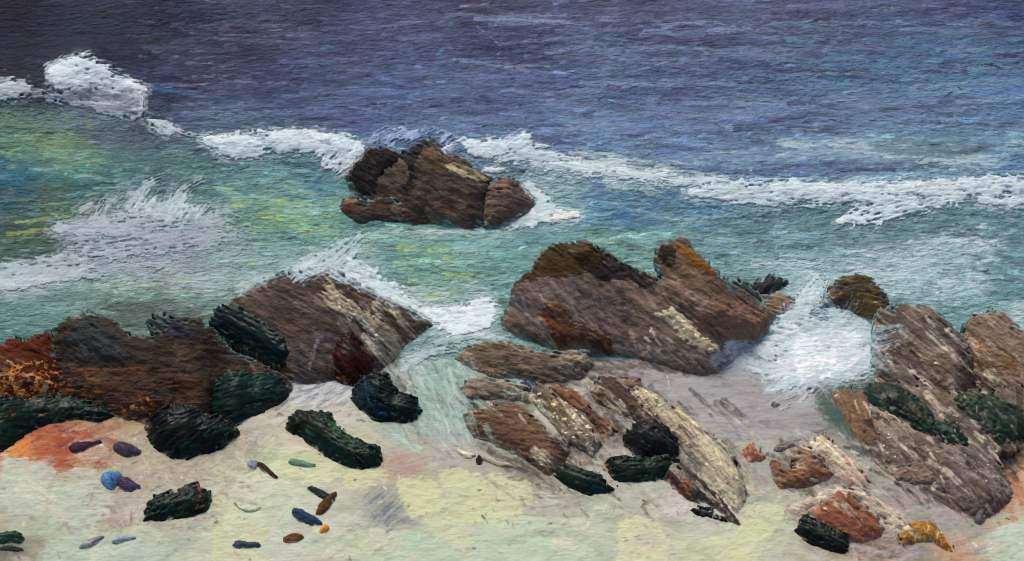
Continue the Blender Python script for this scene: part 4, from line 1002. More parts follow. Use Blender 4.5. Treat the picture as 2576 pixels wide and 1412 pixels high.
for pts, w_, col, a_, dry_ in OVER: sand.stroke(pts, w_, col, a=a_, dry=dry_, h=.005)
for p, kw in sand_halo:
    if p[0] == 'f': sand.fill(smooth_poly(p[1], 1), np.array(p[2]) * .93, a=.75, dry=min(.62, kw.get('dry', .3) + .10), edge=38, blur=16, ang=kw.get('ang', 0), jit=.15, h=.004)
    else: sand.stroke(p[1], kw.get('w', 24) * 2.0, np.array(p[2]) * .93, a=.7, dry=min(.66, kw.get('dry', .42) + .04), rag=.9, h=.004)
BH = BZ + 0.6 * sand.h + 0.012 * (fbm(BPX / 50, BPY / 18, 4, 3) - .5)
BH = np.where(BY > SHORE_Y, np.minimum(BH, BZ - 0.02 * sstep(SHORE_Y, SHORE_Y + .3, BY)), BH)
Hn, Wn = BX.shape
ids = np.arange(Hn * Wn).reshape(Hn, Wn)
F = np.stack([ids[:-1, :-1], ids[:-1, 1:], ids[1:, 1:], ids[1:, :-1]], -1).reshape(-1, 4)
V = np.stack([BX, BY, BH], -1).reshape(-1, 3); C = sand.col.reshape(-1, 3); B = np.stack([BX, BY, 0 * BX], -1).reshape(-1, 3)
x0, x1, ya, yb = bx[0], bx[-1], by[0], by[-1]
def bz(y): return SLOPE * (SHORE_Y - y) + 0.004
out_v = np.array([(x0, ya, bz(ya)), (x1, ya, bz(ya)), (x1, yb, bz(yb)), (x0, yb, bz(yb)), (-200, ya, bz(ya)), (200, ya, bz(ya)), (200, yb, bz(yb)), (-200, yb, bz(yb)), (-200, -60, bz(-60)), (x0, -60, bz(-60)), (x1, -60, bz(-60)), (200, -60, bz(-60))], float)
n0 = len(V)
out_f = np.array([(4, 0, 3, 7), (1, 5, 6, 2), (8, 9, 0, 4), (9, 10, 1, 0), (10, 11, 5, 1)]) + n0
V = np.concatenate([V, out_v]); F = np.concatenate([F, out_f]); C = np.concatenate([C, np.repeat(lin((186, 184, 168))[None], 12, 0)]); B = np.concatenate([B, out_v])
tag(link('beach', mesh_from('beach', V, F, C, B), M_SAND), 'pale cream and lilac sand beach with dabs of green and red', None, None, 'structure')
# ------------------------------------------------------------------ the rocks
BRN, DRK, BLK = (86,73,66), (52,47,46), (30,30,32)
GRY, TAN, RST = (104,95,92), (128,108,94), (98,50,32)
DGR, BGR, NVY = (24,50,44), (14,26,26), (34,44,66)
OCH, CRE, LIC = (176,164,138), (206,198,168), (222,212,172)
SURF, SHR, RGT, PEB, WED = 'rock outcrop in the surf', 'rocks along the water line', 'rocks heaped on the right of the beach', 'pebbles and sticks on the sand', 'dark weedy boulders on the sand'

# the outcrop in the surf
rock('sea_rock', 'craggy dark brown outcrop standing alone in the surf, with an ochre streak', 'rock',
     [(888,490),(880,465),(870,435),(885,415),(905,400),(925,370),(965,368),(1000,380),(1022,378),(1050,355),(1080,345),(1110,365),(1130,388),(1165,400),(1200,425),(1240,445),(1250,470),(1240,510),(1225,560),(1180,576),(1130,572),(1080,562),(1040,566),(1000,540),(940,520)],
     [BRN, (92,80,72), (74,63,58), (66,58,54)], tilt=34, bulge=.5, ang=30, key='outcrop', gain=1.1, group=SURF, lumps=.05, patches=[
     ('f', [(872,435),(905,400),(925,370),(965,366),(1010,384),(1000,420),(960,440),(940,500),(900,490)], (30,29,31), dict(part='black_crag', a=.95, dry=.15, ang=45, edge=9)),
     ('f', [(1000,385),(1050,352),(1090,350),(1060,385),(1040,430),(1060,470),(1020,500),(990,440)], (34,34,38), dict(a=.92, dry=.18, ang=50, edge=9)),
     ('f', [(960,420),(975,395),(1000,392),(1025,410),(1035,445),(1020,475),(980,480),(955,455)], (104,90,80), dict(part='brown_boss', a=.9, edge=4, ang=45)),
     ('f', [(1050,400),(1090,365),(1120,380),(1140,410),(1120,440),(1070,440)], (106,86,72), dict(a=.85, edge=7)),
     ('f', [(1112,415),(1150,408),(1190,425),(1235,448),(1228,462),(1180,455),(1130,445)], (168,154,128), dict(part='ochre_streak', a=.85, dry=.38, edge=7, ang=28, h=.012)),
     ('s', [(1130,425),(1180,440),(1225,458)], (206,192,150), dict(part='ochre_streak', w=12, dry=.5, h=.01)),
     ('c', (1060,1240,450,560), [(98,86,78), (76,64,58), (112,96,86), (60,50,48)], dict(n=90, ln=(14,50), wd=(4,10), ang=(6,14), a=(.4,.8), dry=.5)),
     ('f', [(1100,510),(1130,498),(1150,512),(1145,545),(1115,550)], (84,44,30), dict(a=.8, dry=.4, edge=7))])
rock('sea_rock', 'rounded brown boulder at the right end of the surf outcrop', 'rock',
     [(1228,470),(1250,450),(1280,444),(1302,458),(1315,480),(1335,500),(1342,515),(1312,545),(1285,568),(1240,578),(1215,574),(1205,530),(1215,495)],
     [(98,80,72), (84,72,66), (112,92,80)], tilt=30, bulge=.6, ang=12, group=SURF)
rock('sea_rock', 'low reddish-black boulder at the left foot of the surf outcrop', 'rock',
     [(852,525),(862,500),(890,492),(925,505),(960,502),(1000,498),(1060,515),(1110,540),(1120,560),(1080,566),(1040,570),(990,562),(940,564),(900,567),(865,548)],
     [(58,50,48), (46,42,42), (76,64,58)], tilt=26, bulge=.55, ang=8, group=SURF, patches=[
     ('f', [(856,520),(865,500),(890,494),(912,510),(880,522)], (124,92,66), dict(part='tan_cap', a=.85, edge=4)),
     ('s', [(858,530),(905,526)], (84,36,24), dict(w=10, dry=.3)),
     ('c', (930,1030,500,535), [(70,34,26), (36,32,34)], dict(n=26, ln=(14,40), wd=(4,9), a=(.4,.8), dry=.45, ang=(20,20)))])

# left shore
rock('shore_rock', 'rust-red rock with orange flecks at the left edge', 'rock',
     [(-40,865),(0,860),(30,848),(60,852),(100,838),(125,833),(140,875),(152,930),(150,985),(100,1003),(20,998),(-40,990)],
     [(100,46,26), (84,38,24), (120,58,30), (70,34,24)], tilt=24, bulge=.4, ang=20, gain=.85, group=SHR, rag=6, patches=[
     ('c', (0,155,915,1003), [(232,160,92), (238,176,110), (200,116,56), (160,158,138)], dict(part='orange_crust', n=80, ln=(8,30), wd=(6,14), a=(.5,.95), dry=.42, ang=(0,40), h=.01)),
     ('c', (0,60,900,950), [(120,124,112), (150,120,90)], dict(n=14, ln=(10,26), wd=(4,9), a=(.4,.8), dry=.5))])
rock('shore_rock', 'broad dark brown rock mass with an orange-tinged foot on the left', 'rock',
     [(108,852),(165,800),(230,790),(280,806),(330,838),(380,850),(440,800),(500,800),(545,840),(580,880),(640,905),(710,945),(735,970),(720,1000),(640,1010),(560,1000),(530,1040),(500,1075),(440,1060),(380,1068),(330,1058),(280,1040),(220,1010),(150,998),(132,930)],
     [(64,54,48), (52,45,42), (78,62,50), (46,42,42)], tilt=26, bulge=.35, ang=6, key='mass', gain=.95, group=SHR, lumps=.045, patches=[
     ('f', [(180,930),(420,925),(540,950),(520,1040),(400,1050),(280,1035),(190,990)], (92,62,40), dict(part='orange_foot', a=.7, dry=.45, ang=2, edge=14)),
     ('c', (260,420,1010,1070), [(222,132,60), (190,102,48), (226,166,110)], dict(part='orange_foot', n=36, ln=(8,34), wd=(4,11), a=(.4,.9), dry=.5, ang=(10,25))),
     ('c', (150,260,930,1010), [(186,116,60), (150,92,54)], dict(n=22, ln=(8,30), wd=(4,10), a=(.4,.8), dry=.5, ang=(0,20))),
     ('c', (440,560,850,960), [(110,88,70), (96,74,58)], dict(n=40, ln=(14,44), wd=(4,10), a=(.3,.7), dry=.5, ang=(-20,20))),
     ('s', [(190,934),(300,930),(420,930)], (120,72,40), dict(w=8, dry=.4))])
rock('shore_rock', 'slate-black boulder with a rounded top in the shallows on the left', 'rock',
     [(140,865),(172,806),(222,778),(262,786),(300,828),(345,892),(310,930),(225,918),(165,900)],
     [(40,46,50), (48,54,56), (34,36,40), (58,58,58)], tilt=32, bulge=.14, ang=40, group=SHR, on='mass', fringe=18, soft=24)
rock('shore_rock', 'narrow navy stone between the slate-black boulder and the dark green slab', 'rock',
     [(368,805),(385,788),(420,785),(460,800),(485,830),(500,862),(470,872),(430,858),(390,838)],
     [(38,44,58), (48,56,72), (34,36,44)], tilt=30, bulge=.12, ang=35, group=SHR, on='mass', mat=M_STONE, fringe=18, soft=24)
rock('shore_rock', 'large brown sloping rock beside the white water, left of centre', 'rock',
     [(552,790),(575,758),(640,718),(700,692),(800,672),(850,678),(905,712),(975,745),(1040,785),(1098,816),(1060,842),(1015,875),(990,905),(960,930),(880,955),(820,962),(740,968),(700,935),(640,880),(580,830)],
     [(74,64,59), (84,73,66), (62,54,51), (94,82,74), (54,49,49)], tilt=27, bulge=.4, ang=30, key='slope', group=SHR, lumps=.045, patches=[
     ('f', [(760,850),(830,820),(850,850),(810,900),(800,950),(745,960),(735,900)], (66,66,76), dict(a=.5, dry=.45, ang=-60, edge=12)),
     ('s', [(800,860),(780,920),(775,950)], (124,124,134), dict(w=9, dry=.5)),
     ('c', (880,1060,740,850), [(92,74,64), (78,64,58)], dict(n=50, ln=(20,60), wd=(6,14), a=(.5,.9), dry=.4, ang=(10,12))),
     ('f', [(960,845),(1010,870),(990,905),(955,930),(930,890)], (70,62,58), dict(a=.8, edge=6, ang=60)),
     ('c', (800,870,668,720), [(150,120,108), (186,190,192)], dict(n=16, ln=(14,40), wd=(4,9), a=(.4,.8), dry=.5)),
     ('s', [(556,775),(570,755)], (150,138,128), dict(w=26, dry=.3))])
rock('shore_rock', 'dark green slanting slab below the large brown sloping rock', 'rock',
     [(528,845),(540,800),(570,782),(605,792),(660,830),(715,868),(745,892),(746,918),(730,938),(700,935),(640,905),(580,878)],
     [(18,40,40), (26,50,48), (14,28,32), (30,44,44)], tilt=30, bulge=.42, ang=32, group=SHR, mat=M_WET, lift=.10, patches=[
     ('s', [(545,812),(580,808),(620,830)], (46,58,68), dict(w=14, dry=.5)),
     ('s', [(600,890),(650,915)], (86,58,36), dict(w=8, dry=.5))])
rock('lichen_stone', 'long bleached stone with cream lichen lying across the brown rock', 'rock',
     [(803,745),(818,722),(838,716),(862,740),(905,772),(950,798),(975,822),(1000,850),(1010,890),(985,915),(965,880),(925,842),(885,802),(848,793)],
     [(142,132,118), (124,116,104), (164,154,134)], tilt=27, bulge=.35, ang=40, group=SHR, on='slope', patches=[
     ('f', [(806,745),(820,724),(842,722),(880,760),(860,785),(830,780)], (176,166,144), dict(a=.8, dry=.35, ang=40)),
     ('spots', (850,985,750,870), [LIC, CRE, (196,186,156)], dict(n=34, r=(2.5,6.5))),
     ('s', [(850,795),(890,805),(930,850),(965,885)], (52,48,48), dict(w=8, dry=.4)),
     ('s', [(880,792),(910,805),(945,845)], (206,206,196), dict(w=6, dry=.35))])
rock('shore_rock', 'dark red boulder at the foot of the large brown rock', 'rock',
     [(808,905),(815,885),(838,862),(872,838),(888,840),(912,862),(932,890),(956,910),(948,930),(915,952),(885,970),(850,955),(818,938)],
     [(66,26,20), (54,20,16), (84,34,24), (44,20,18)], tilt=24, bulge=.65, ang=40, group=SHR, mat=M_WET, lift=.02, patches=[
     ('s', [(810,895),(826,872),(842,858)], (186,176,166), dict(w=4, dry=.3)),
     ('s', [(850,955),(885,966)], (150,84,34), dict(w=8, dry=.5)),
     ('c', (820,940,900,945), [(130,96,82), (96,44,30)], dict(n=14, ln=(8,24), wd=(2,4), a=(.4,.8), dry=.4))])

# weed and boulders on the sand, left
rock('weed_bank', 'long dark green bank of weed at the left edge above the red sand', 'seaweed',
     [(-40,1000),(0,992),(60,1003),(140,994),(215,1006),(275,1030),(292,1048),(250,1062),(190,1058),(120,1068),(70,1085),(30,1120),(8,1138),(-40,1140)],
     [(22,38,32), (30,56,42), (16,26,26), (44,56,40), (36,66,52)], tilt=18, bulge=.5, ang=-6, group=WED, mat=M_WET, rag=8, patches=[
     ('c', (120,290,1020,1060), [(60,84,72), (150,140,120), (36,62,50)], dict(n=40, ln=(8,26), wd=(3,7), a=(.4,.8), dry=.55, ang=(0,30))),
     ('c', (0,160,1000,1080), [(196,130,66), (70,66,40)], dict(n=12, ln=(4,10), wd=(3,6), a=(.5,.9), dry=.3))])
rock('weedy_boulder', 'dark green weedy boulder behind the black boulder on the left', 'rock',
     [(530,1000),(545,960),(585,935),(640,930),(700,948),(735,985),(718,1012),(670,1032),(625,1050),(590,1075),(560,1060),(525,1040)],
     [(28,52,46), (20,38,38), (38,70,56), (24,32,34)], tilt=24, bulge=.5, ang=-12, group=WED, mat=M_WET, rag=7, patches=[
     ('c', (620,730,970,1030), [(40,104,72), (34,80,60), (90,110,92)], dict(part='green_weed', n=44, ln=(8,30), wd=(4,9), a=(.4,.85), dry=.5, ang=(-10,25))),
     ('s', [(672,1018),(715,1014)], (86,44,30), dict(w=7, dry=.4))])
rock('weedy_boulder', 'round black boulder with a green skirt below the brown rock mass', 'rock',
     [(368,1085),(374,1055),(395,1030),(440,1020),(485,1025),(510,1040),(560,1045),(592,1070),(600,1095),(565,1122),(520,1140),(470,1155),(430,1150),(395,1130),(375,1110)],
     [(16,24,24), (12,16,18), (22,34,32), (28,32,32)], tilt=22, bulge=.7, ang=-30, group=WED, mat=M_WET, patches=[
     ('c', (520,600,1050,1120), [(36,84,62), (50,90,76), (28,60,48)], dict(part='green_weed', n=40, ln=(10,40), wd=(4,8), a=(.4,.8), dry=.5, ang=(-55,15))),
     ('f', [(410,1138),(470,1128),(520,1120),(500,1150),(450,1156),(420,1152)], (34,62,60), dict(a=.8, dry=.35, edge=5)),
     ('c', (400,500,1040,1060), [(56,60,62)], dict(n=8, ln=(10,30), wd=(3,6), a=(.3,.6), dry=.5))])
rock('weedy_boulder', 'long slug-shaped green-black boulder in the middle of the sand', 'rock',
     [(720,1080),(728,1052),(748,1036),(800,1034),(830,1042),(842,1068),(870,1092),(915,1112),(955,1125),(968,1150),(960,1172),(910,1182),(868,1175),(825,1150),(780,1118),(755,1095),(735,1098)],
     [(20,40,32), (14,24,24), (30,62,42), (22,32,26)], tilt=20, bulge=.65, ang=32, group=WED, mat=M_WET, tips=(25, 50), patches=[
     ('f', [(724,1075),(735,1048),(770,1040),(800,1052),(775,1078),(745,1090)], (30,28,22), dict(a=.9, edge=4)),
     ('s', [(724,1074),(722,1082)], (96,40,20), dict(w=8, dry=.1)),
     ('s', [(830,1060),(862,1098),(915,1124)], (40,96,62), dict(w=11, dry=.45)),
     ('s', [(770,1098),(820,1130),(880,1160)], (26,54,62), dict(w=9, dry=.45)),
     ('s', [(815,1052),(840,1085),(890,1118)], (54,82,58), dict(w=5, dry=.4)),
     ('c', (890,968,1120,1178), [(36,76,58), (56,96,76)], dict(part='green_weed', n=24, ln=(10,34), wd=(3,6), a=(.4,.8), dry=.5, ang=(14,12)))])
rock('weedy_boulder', 'blue-green black boulder beside the wash, under the dark red boulder', 'rock',
     [(888,1000),(892,972),(915,952),(945,935),(975,938),(990,965),(1000,988),(1035,992),(1058,1012),(1062,1040),(1045,1058),(1000,1062),(960,1060),(925,1045),(900,1025)],
     [(18,34,36), (14,24,28), (26,48,48), (20,28,30)], tilt=22, bulge=.65, ang=20, group=WED, mat=M_WET, tips=(15, 40), patches=[
     ('f', [(890,1000),(900,965),(925,955),(945,985),(955,1030),(930,1040),(900,1020)], (30,66,80), dict(part='painted_blue_sheen', a=.8, dry=.4, ang=75)),  # blue sheen painted on the stone as a thin coloured coat
     ('s', [(918,962),(922,1000),(940,1035)], (74,116,120), dict(w=6, dry=.45)),
     ('s', [(942,1034),(970,1048)], (30,74,116), dict(w=12, dry=.4)),
     ('c', (980,1060,1000,1055), [(36,74,60), (50,92,80)], dict(part='green_weed', n=26, ln=(10,30), wd=(3,6), a=(.4,.8), dry=.5, ang=(24,14))),
     ('c', (985,1055,1050,1062), [(140,84,40)], dict(n=6, ln=(5,12), wd=(3,6), a=(.6,.9), dry=.3))])

# centre and right of centre
rock('shore_rock', 'big grey-brown rock with a dark olive crown right of centre', 'rock',
     [(1265,830),(1268,795),(1288,755),(1292,715),(1330,680),(1358,642),(1378,614),(1420,605),(1480,605),(1520,630),(1560,658),(1600,672),(1640,690),(1700,700),(1770,735),(1850,765),(1930,795),(1925,838),(1888,868),(1850,900),(1808,940),(1760,948),(1700,930),(1600,902),(1530,892),(1480,895),(1400,885),(1330,858)],
     [(98,86,80), (84,74,72), (112,98,88), (74,66,66)], tilt=32, bulge=.42, ang=40, key='big', group=SHR, lumps=.05, n=260, patches=[
     ('f', [(1290,722),(1330,680),(1360,640),(1378,612),(1480,603),(1530,632),(1500,690),(1400,700),(1330,706)], (58,46,24), dict(part='olive_crown', a=.95, dry=.2, ang=20, edge=7)),
     ('f', [(1420,640),(1530,630),(1600,670),(1660,700),(1640,740),(1560,700),(1520,720),(1480,690)], (30,28,30), dict(part='black_bed', a=.95, dry=.15, ang=30, edge=8)),
     ('f', [(1640,690),(1668,735),(1700,770),(1660,760),(1630,720)], (56,66,70), dict(a=.8, edge=6)),
     ('f', [(1290,735),(1420,705),(1500,720),(1540,800),(1500,850),(1380,850),(1330,800)], (98,90,92), dict(a=.55, dry=.48, ang=58, edge=9)),
     ('c', (1320,1540,700,830), [(130,120,116), (74,68,72), (112,104,104), (60,56,60)], dict(n=90, ln=(30,90), wd=(4,9), a=(.4,.8), dry=.52, ang=(58,8))),
     ('f', [(1560,715),(1620,700),(1680,760),(1780,830),(1790,880),(1680,860),(1590,820)], (110,93,80), dict(a=.7, dry=.35, ang=12, edge=10)),
     ('f', [(1500,700),(1540,690),(1556,730),(1530,745)], (124,104,92), dict(a=.7, edge=5)),
     ('f', [(1270,800),(1310,790),(1330,850),(1275,832)], (96,80,76), dict(a=.8, edge=5)),
     ('f', [(1480,880),(1600,895),(1700,925),(1800,945),(1815,900),(1700,880),(1560,860)], (122,112,106), dict(a=.75, dry=.42, ang=16, edge=9)),
     ('c', (1300,1480,612,705), [(88,72,40), (46,42,34), (70,58,44), (96,70,44)], dict(n=60, ln=(20,70), wd=(4,10), a=(.4,.8), dry=.5, ang=(6,12))),
     ('s', [(1294,716),(1332,680),(1360,645)], (60,34,18), dict(w=6, dry=.2)),
     ('c', (1418,1448,630,655), [(176,170,168), (150,146,144)], dict(n=9, ln=(6,18), wd=(4,9), a=(.5,.9), dry=.35, ang=(60,40))),
     ('c', (1610,1720,830,880), [(40,40,46), (206,200,190), (60,52,50)], dict(n=14, ln=(6,20), wd=(4,9), a=(.5,.9), dry=.35))])
rock('shore_rock', 'tall leaning brown rock with a rusty shoulder beside the big olive-crowned rock', 'rock',
     [(1648,645),(1655,618),(1688,603),(1722,604),(1752,626),(1790,660),(1812,695),(1850,722),(1885,742),(1925,766),(1946,792),(1935,830),(1905,855),(1860,856),(1800,850),(1745,820),(1700,790),(1670,750),(1668,690)],
     [(104,86,72), (92,76,66), (120,98,82), (84,70,62)], tilt=33, bulge=.42, ang=38, on='big', group=SHR, lumps=.045, patches=[
     ('f', [(1648,645),(1655,618),(1690,605),(1700,630),(1700,680),(1670,672)], (36,32,32), dict(part='black_head', a=.95, edge=7, ang=30)),
     ('f', [(1690,604),(1725,606),(1760,640),(1800,680),(1810,700),(1770,690),(1720,660)], (120,78,30), dict(part='rusty_shoulder', a=.9, dry=.25, edge=7)),
     ('c', (1720,1800,640,695), [(150,104,52), (84,60,40), (46,42,42)], dict(n=30, ln=(8,30), wd=(4,10), a=(.4,.85), dry=.5, ang=(30,20))),
     ('c', (1740,1930,760,840), [(126,96,76), (92,70,60), (140,104,84)], dict(n=70, ln=(20,70), wd=(4,11), a=(.4,.75), dry=.5, ang=(4,12))),
     ('s', [(1690,760),(1730,800)], (70,72,76), dict(w=14, dry=.5)),
     ('s', [(1830,770),(1880,785)], (80,80,82), dict(w=5, dry=.4))])
rock('shore_rock', 'small slate stone peeping out right of the leaning brown rock', 'rock',
     [(1838,716),(1856,704),(1880,710),(1905,736),(1922,764),(1890,760),(1855,738)], [(56,62,66), (48,52,56), (70,76,78)], tilt=32, bulge=.5, ang=45, group=SHR, lift=.02)
rock('shore_rock', 'small black fan-shaped stone in the shallows right of the leaning rock', 'rock',
     [(1888,728),(1905,704),(1930,696),(1960,698),(1982,706),(1980,722),(1955,736),(1920,744),(1900,742)], [(48,48,50), (58,56,56), (40,42,44)], tilt=30, bulge=.5, ang=-60, group=SHR, rag=7)
rock('shore_rock', 'small tan stone below the black fan-shaped stone', 'rock',
     [(1905,748),(1935,742),(1962,736),(1992,752),(2012,768),(1995,788),(1960,800),(1930,790)], [(120,102,88), (140,112,96), (104,92,82)], tilt=26, bulge=.5, ang=12, group=SHR)
rock('shore_rock', 'rust-brown weedy stone lying on the face of the big olive-crowned rock', 'rock',
     [(1353,792),(1372,765),(1398,758),(1420,782),(1455,812),(1500,828),(1540,850),(1548,878),(1535,896),(1500,880),(1470,862),(1440,868),(1405,872),(1375,832)],
     [(74,50,34), (60,42,32), (92,58,36), (66,60,48), (48,40,34)], tilt=32, bulge=.3, ang=42, group=SHR, on='big', mat=M_STONE, patches=[
     ('s', [(1362,800),(1395,850),(1425,872)], (84,38,22), dict(w=16, dry=.35)),
     ('c', (1430,1540,815,890), [(84,76,56), (60,52,42), (104,94,78)], dict(n=40, ln=(8,30), wd=(3,7), a=(.4,.8), dry=.5, ang=(20,20))),
     ('s', [(1380,775),(1408,785)], (130,92,70), dict(w=8, dry=.5))])
rock('lichen_stone', 'pale arrow-shaped lichen stone beside the wash right of centre', 'rock',
     [(1643,795),(1660,784),(1692,778),(1722,800),(1752,830),(1785,862),(1815,884),(1795,900),(1760,888),(1722,862),(1690,832),(1676,812)],
     [(166,156,134), (150,142,124), (184,174,150)], tilt=30, bulge=.35, ang=42, group=SHR, on='big', patches=[
     ('spots', (1685,1790,795,890), [LIC, CRE, (90,84,80), (210,196,150)], dict(n=32, r=(2.5,7))),
     ('s', [(1648,796),(1690,784)], (186,178,160), dict(w=12, dry=.35))])
rock('shore_rock', 'low flat brown rock in the wash in front of the big rock', 'rock',
     [(1148,900),(1165,878),(1195,862),(1260,850),(1315,868),(1400,886),(1480,880),(1490,920),(1470,952),(1420,962),(1360,965),(1290,952),(1230,945),(1170,925)],
     [(92,80,68), (80,70,62), (108,94,80), (120,108,98)], tilt=20, bulge=.5, ang=14, group=SHR, patches=[
     ('c', (1400,1490,880,960), [(150,142,134), (74,70,68), (130,120,110)], dict(n=40, ln=(20,60), wd=(4,9), a=(.4,.8), dry=.5, ang=(30,15))),
     ('c', (1150,1200,880,925), [(180,170,160), (120,70,50)], dict(n=10, ln=(8,24), wd=(3,7), a=(.4,.8), dry=.45))])
rock('shore_rock', 'grey-brown stone half under the wash, above the chocolate slab', 'rock',
     [(1160,985),(1175,960),(1230,945),(1290,955),(1330,975),(1355,1005),(1330,1022),(1270,1005),(1210,1005),(1180,1012)],
     [(114,104,96), (100,90,82), (130,122,112)], tilt=18, bulge=.5, ang=14, group=SHR, patches=[
     ('s', [(1170,965),(1215,1010)], (92,70,58), dict(w=16, dry=.35)),
     ('c', (1270,1350,955,1010), [(160,188,176), (140,160,150)], dict(n=12, ln=(14,44), wd=(3,5), a=(.5,.9), dry=.35, ang=(50,30)))])
rock('shore_rock', 'smooth chocolate-brown slab on the sand right of the gully', 'rock',
     [(1168,1038),(1190,1022),(1250,1014),(1314,1026),(1372,1080),(1428,1138),(1418,1162),(1382,1200),(1340,1172),(1262,1130),(1180,1090)],
     [(96,74,60), (86,66,56), (108,84,68), (92,70,58)], tilt=24, bulge=.45, ang=14, group=SHR, amt=(.3,.6), patches=[
     ('c', (1170,1240,1000,1060), [(170,164,158), (140,128,118)], dict(n=12, ln=(8,26), wd=(3,6), a=(.4,.8), dry=.5, ang=(60,20)))])
rock('lichen_stone', 'grey stone crusted with cream lichen spots beside the chocolate slab', 'rock',
     [(1325,990),(1345,968),(1375,982),(1420,1018),(1465,1048),(1490,1080),(1505,1115),(1495,1150),(1465,1140),(1430,1120),(1405,1075),(1360,1035)],
     [(104,94,82), (118,108,94), (92,84,76)], tilt=20, bulge=.45, ang=42, group=SHR, lift=.03, patches=[
     ('spots', (1335,1500,1000,1130), [LIC, (216,206,170), CRE], dict(n=85, r=(2.5,5.5)))])
rock('shore_rock', 'reddish-brown strip of stone right of the lichen-crusted stone', 'rock',
     [(1366,985),(1385,970),(1415,966),(1452,985),(1482,1018),(1520,1052),(1558,1082),(1540,1102),(1505,1090),(1468,1045),(1425,1015)],
     [(120,86,66), (104,76,62), (136,98,76), (150,128,110)], tilt=18, bulge=.5, ang=40, group=SHR, rag=6, patches=[
     ('c', (1470,1560,1040,1100), [(190,182,170), (176,120,84)], dict(n=18, ln=(8,26), wd=(3,6), a=(.4,.8), dry=.5))])
rock('shore_rock', 'dark brown leaning slab left of the long cream-streaked stone', 'rock',
     [(1488,990),(1495,960),(1520,944),(1552,952),(1585,985),(1620,1030),(1665,1072),(1712,1112),(1700,1130),(1650,1102),(1600,1060),(1545,1035),(1505,1018)],
     [(74,62,56), (62,54,52), (96,78,66), (54,48,48)], tilt=20, bulge=.5, ang=40, group=SHR, patches=[
     ('s', [(1498,1005),(1550,1032)], (130,84,54), dict(w=6, dry=.4)),
     ('f', [(1545,945),(1600,945),(1612,965),(1575,975)], (128,100,82), dict(a=.8, edge=6))])
rock('shore_rock', 'small tan stone at the head of the dark brown leaning slab', 'rock',
     [(1548,955),(1570,944),(1605,950),(1612,966),(1590,978),(1560,974)], [(134,104,84), (120,94,78)], tilt=18, bulge=.55, ang=10, group=SHR)
rock('lichen_stone', 'long cream-streaked stone slanting down over the sand right of centre', 'rock',
     [(1576,992),(1600,976),(1640,985),(1690,1020),(1740,1052),(1795,1088),(1838,1135),(1862,1180),(1875,1240),(1866,1290),(1850,1300),(1812,1240),(1770,1190),(1720,1140),(1680,1085),(1630,1035)],
     [(168,160,142), (152,146,132), (186,178,150), (134,128,120)], tilt=15, bulge=.4, ang=48, group=SHR, patches=[
     ('spots', (1590,1670,985,1050), [LIC, CRE, (120,112,100)], dict(n=34, r=(2.5,5))),
     ('c', (1700,1860,1060,1240), [(222,212,160), (206,196,156), (90,90,92), (112,108,102), (196,188,160)], dict(n=110, ln=(10,44), wd=(3,7), a=(.4,.8), dry=.52, ang=(48,12))),
     ('s', [(1690,1100),(1760,1180),(1850,1285)], (112,104,98), dict(w=26, dry=.5)),
     ('s', [(1770,1085),(1830,1140),(1860,1190)], (72,84,96), dict(w=5, dry=.35)),
     ('s', [(1700,1030),(1780,1080),(1840,1130)], (206,192,140), dict(w=12, dry=.4))])
rock('weedy_boulder', 'black boulder with red edging beside the long cream-streaked stone', 'rock',
     [(1572,1115),(1578,1085),(1600,1062),(1635,1060),(1680,1080),(1702,1108),(1706,1140),(1690,1158),(1640,1165),(1600,1155)],
     [(34,30,32), (26,26,28), (44,40,40)], tilt=24, bulge=.6, ang=38, group=WED, mat=M_WET, lift=.03, patches=[
     ('s', [(1625,1064),(1670,1082)], (84,40,26), dict(w=7, dry=.4))])
rock('weedy_boulder', 'flat green-black stone in front of the black boulder', 'rock',
     [(1524,1168),(1540,1150),(1580,1146),(1640,1152),(1695,1148),(1712,1168),(1700,1192),(1655,1212),(1600,1218),(1560,1212),(1535,1195)],
     [(28,44,34), (20,32,28), (40,56,38), (22,26,28)], tilt=20, bulge=.6, ang=-6, group=WED, mat=M_WET, patches=[
     ('s', [(1560,1213),(1620,1214)], (34,56,88), dict(w=7, dry=.4)),
     ('s', [(1528,1172),(1540,1195)], (90,64,28), dict(w=5, dry=.35))])
rock('weedy_boulder', 'small green-black stone with a blue tip below the chocolate slab', 'rock',
     [(1396,1195),(1404,1175),(1430,1168),(1470,1178),(1510,1196),(1532,1215),(1546,1222),(1538,1240),(1508,1238),(1470,1242),(1430,1225)],
     [(26,44,34), (18,28,26), (40,64,46), (34,48,42)], tilt=20, bulge=.6, ang=22, group=WED, mat=M_WET, tips=(10, 40), patches=[
     ('s', [(1500,1236),(1536,1240)], (28,50,96), dict(w=7, dry=.35))])
rock('shore_rock', 'black-brown stone with a red tip under the long cream-streaked stone', 'rock',
     [(1660,1205),(1690,1165),(1725,1178),(1765,1205),(1805,1240),(1830,1272),(1862,1322),(1832,1312),(1790,1278),(1740,1262),(1700,1240)],
     [(50,44,44), (40,36,38), (66,56,52), (56,58,64)], tilt=14, bulge=.5, ang=42, group=SHR, patches=[
     ('c', (1680,1740,1210,1255), [(110,36,28), (150,80,50), (70,30,28)], dict(n=16, ln=(10,34), wd=(4,8), a=(.5,.9), dry=.4, ang=(36,12))),
     ('s', [(1790,1280),(1858,1318)], (96,70,58), dict(w=8, dry=.4))])
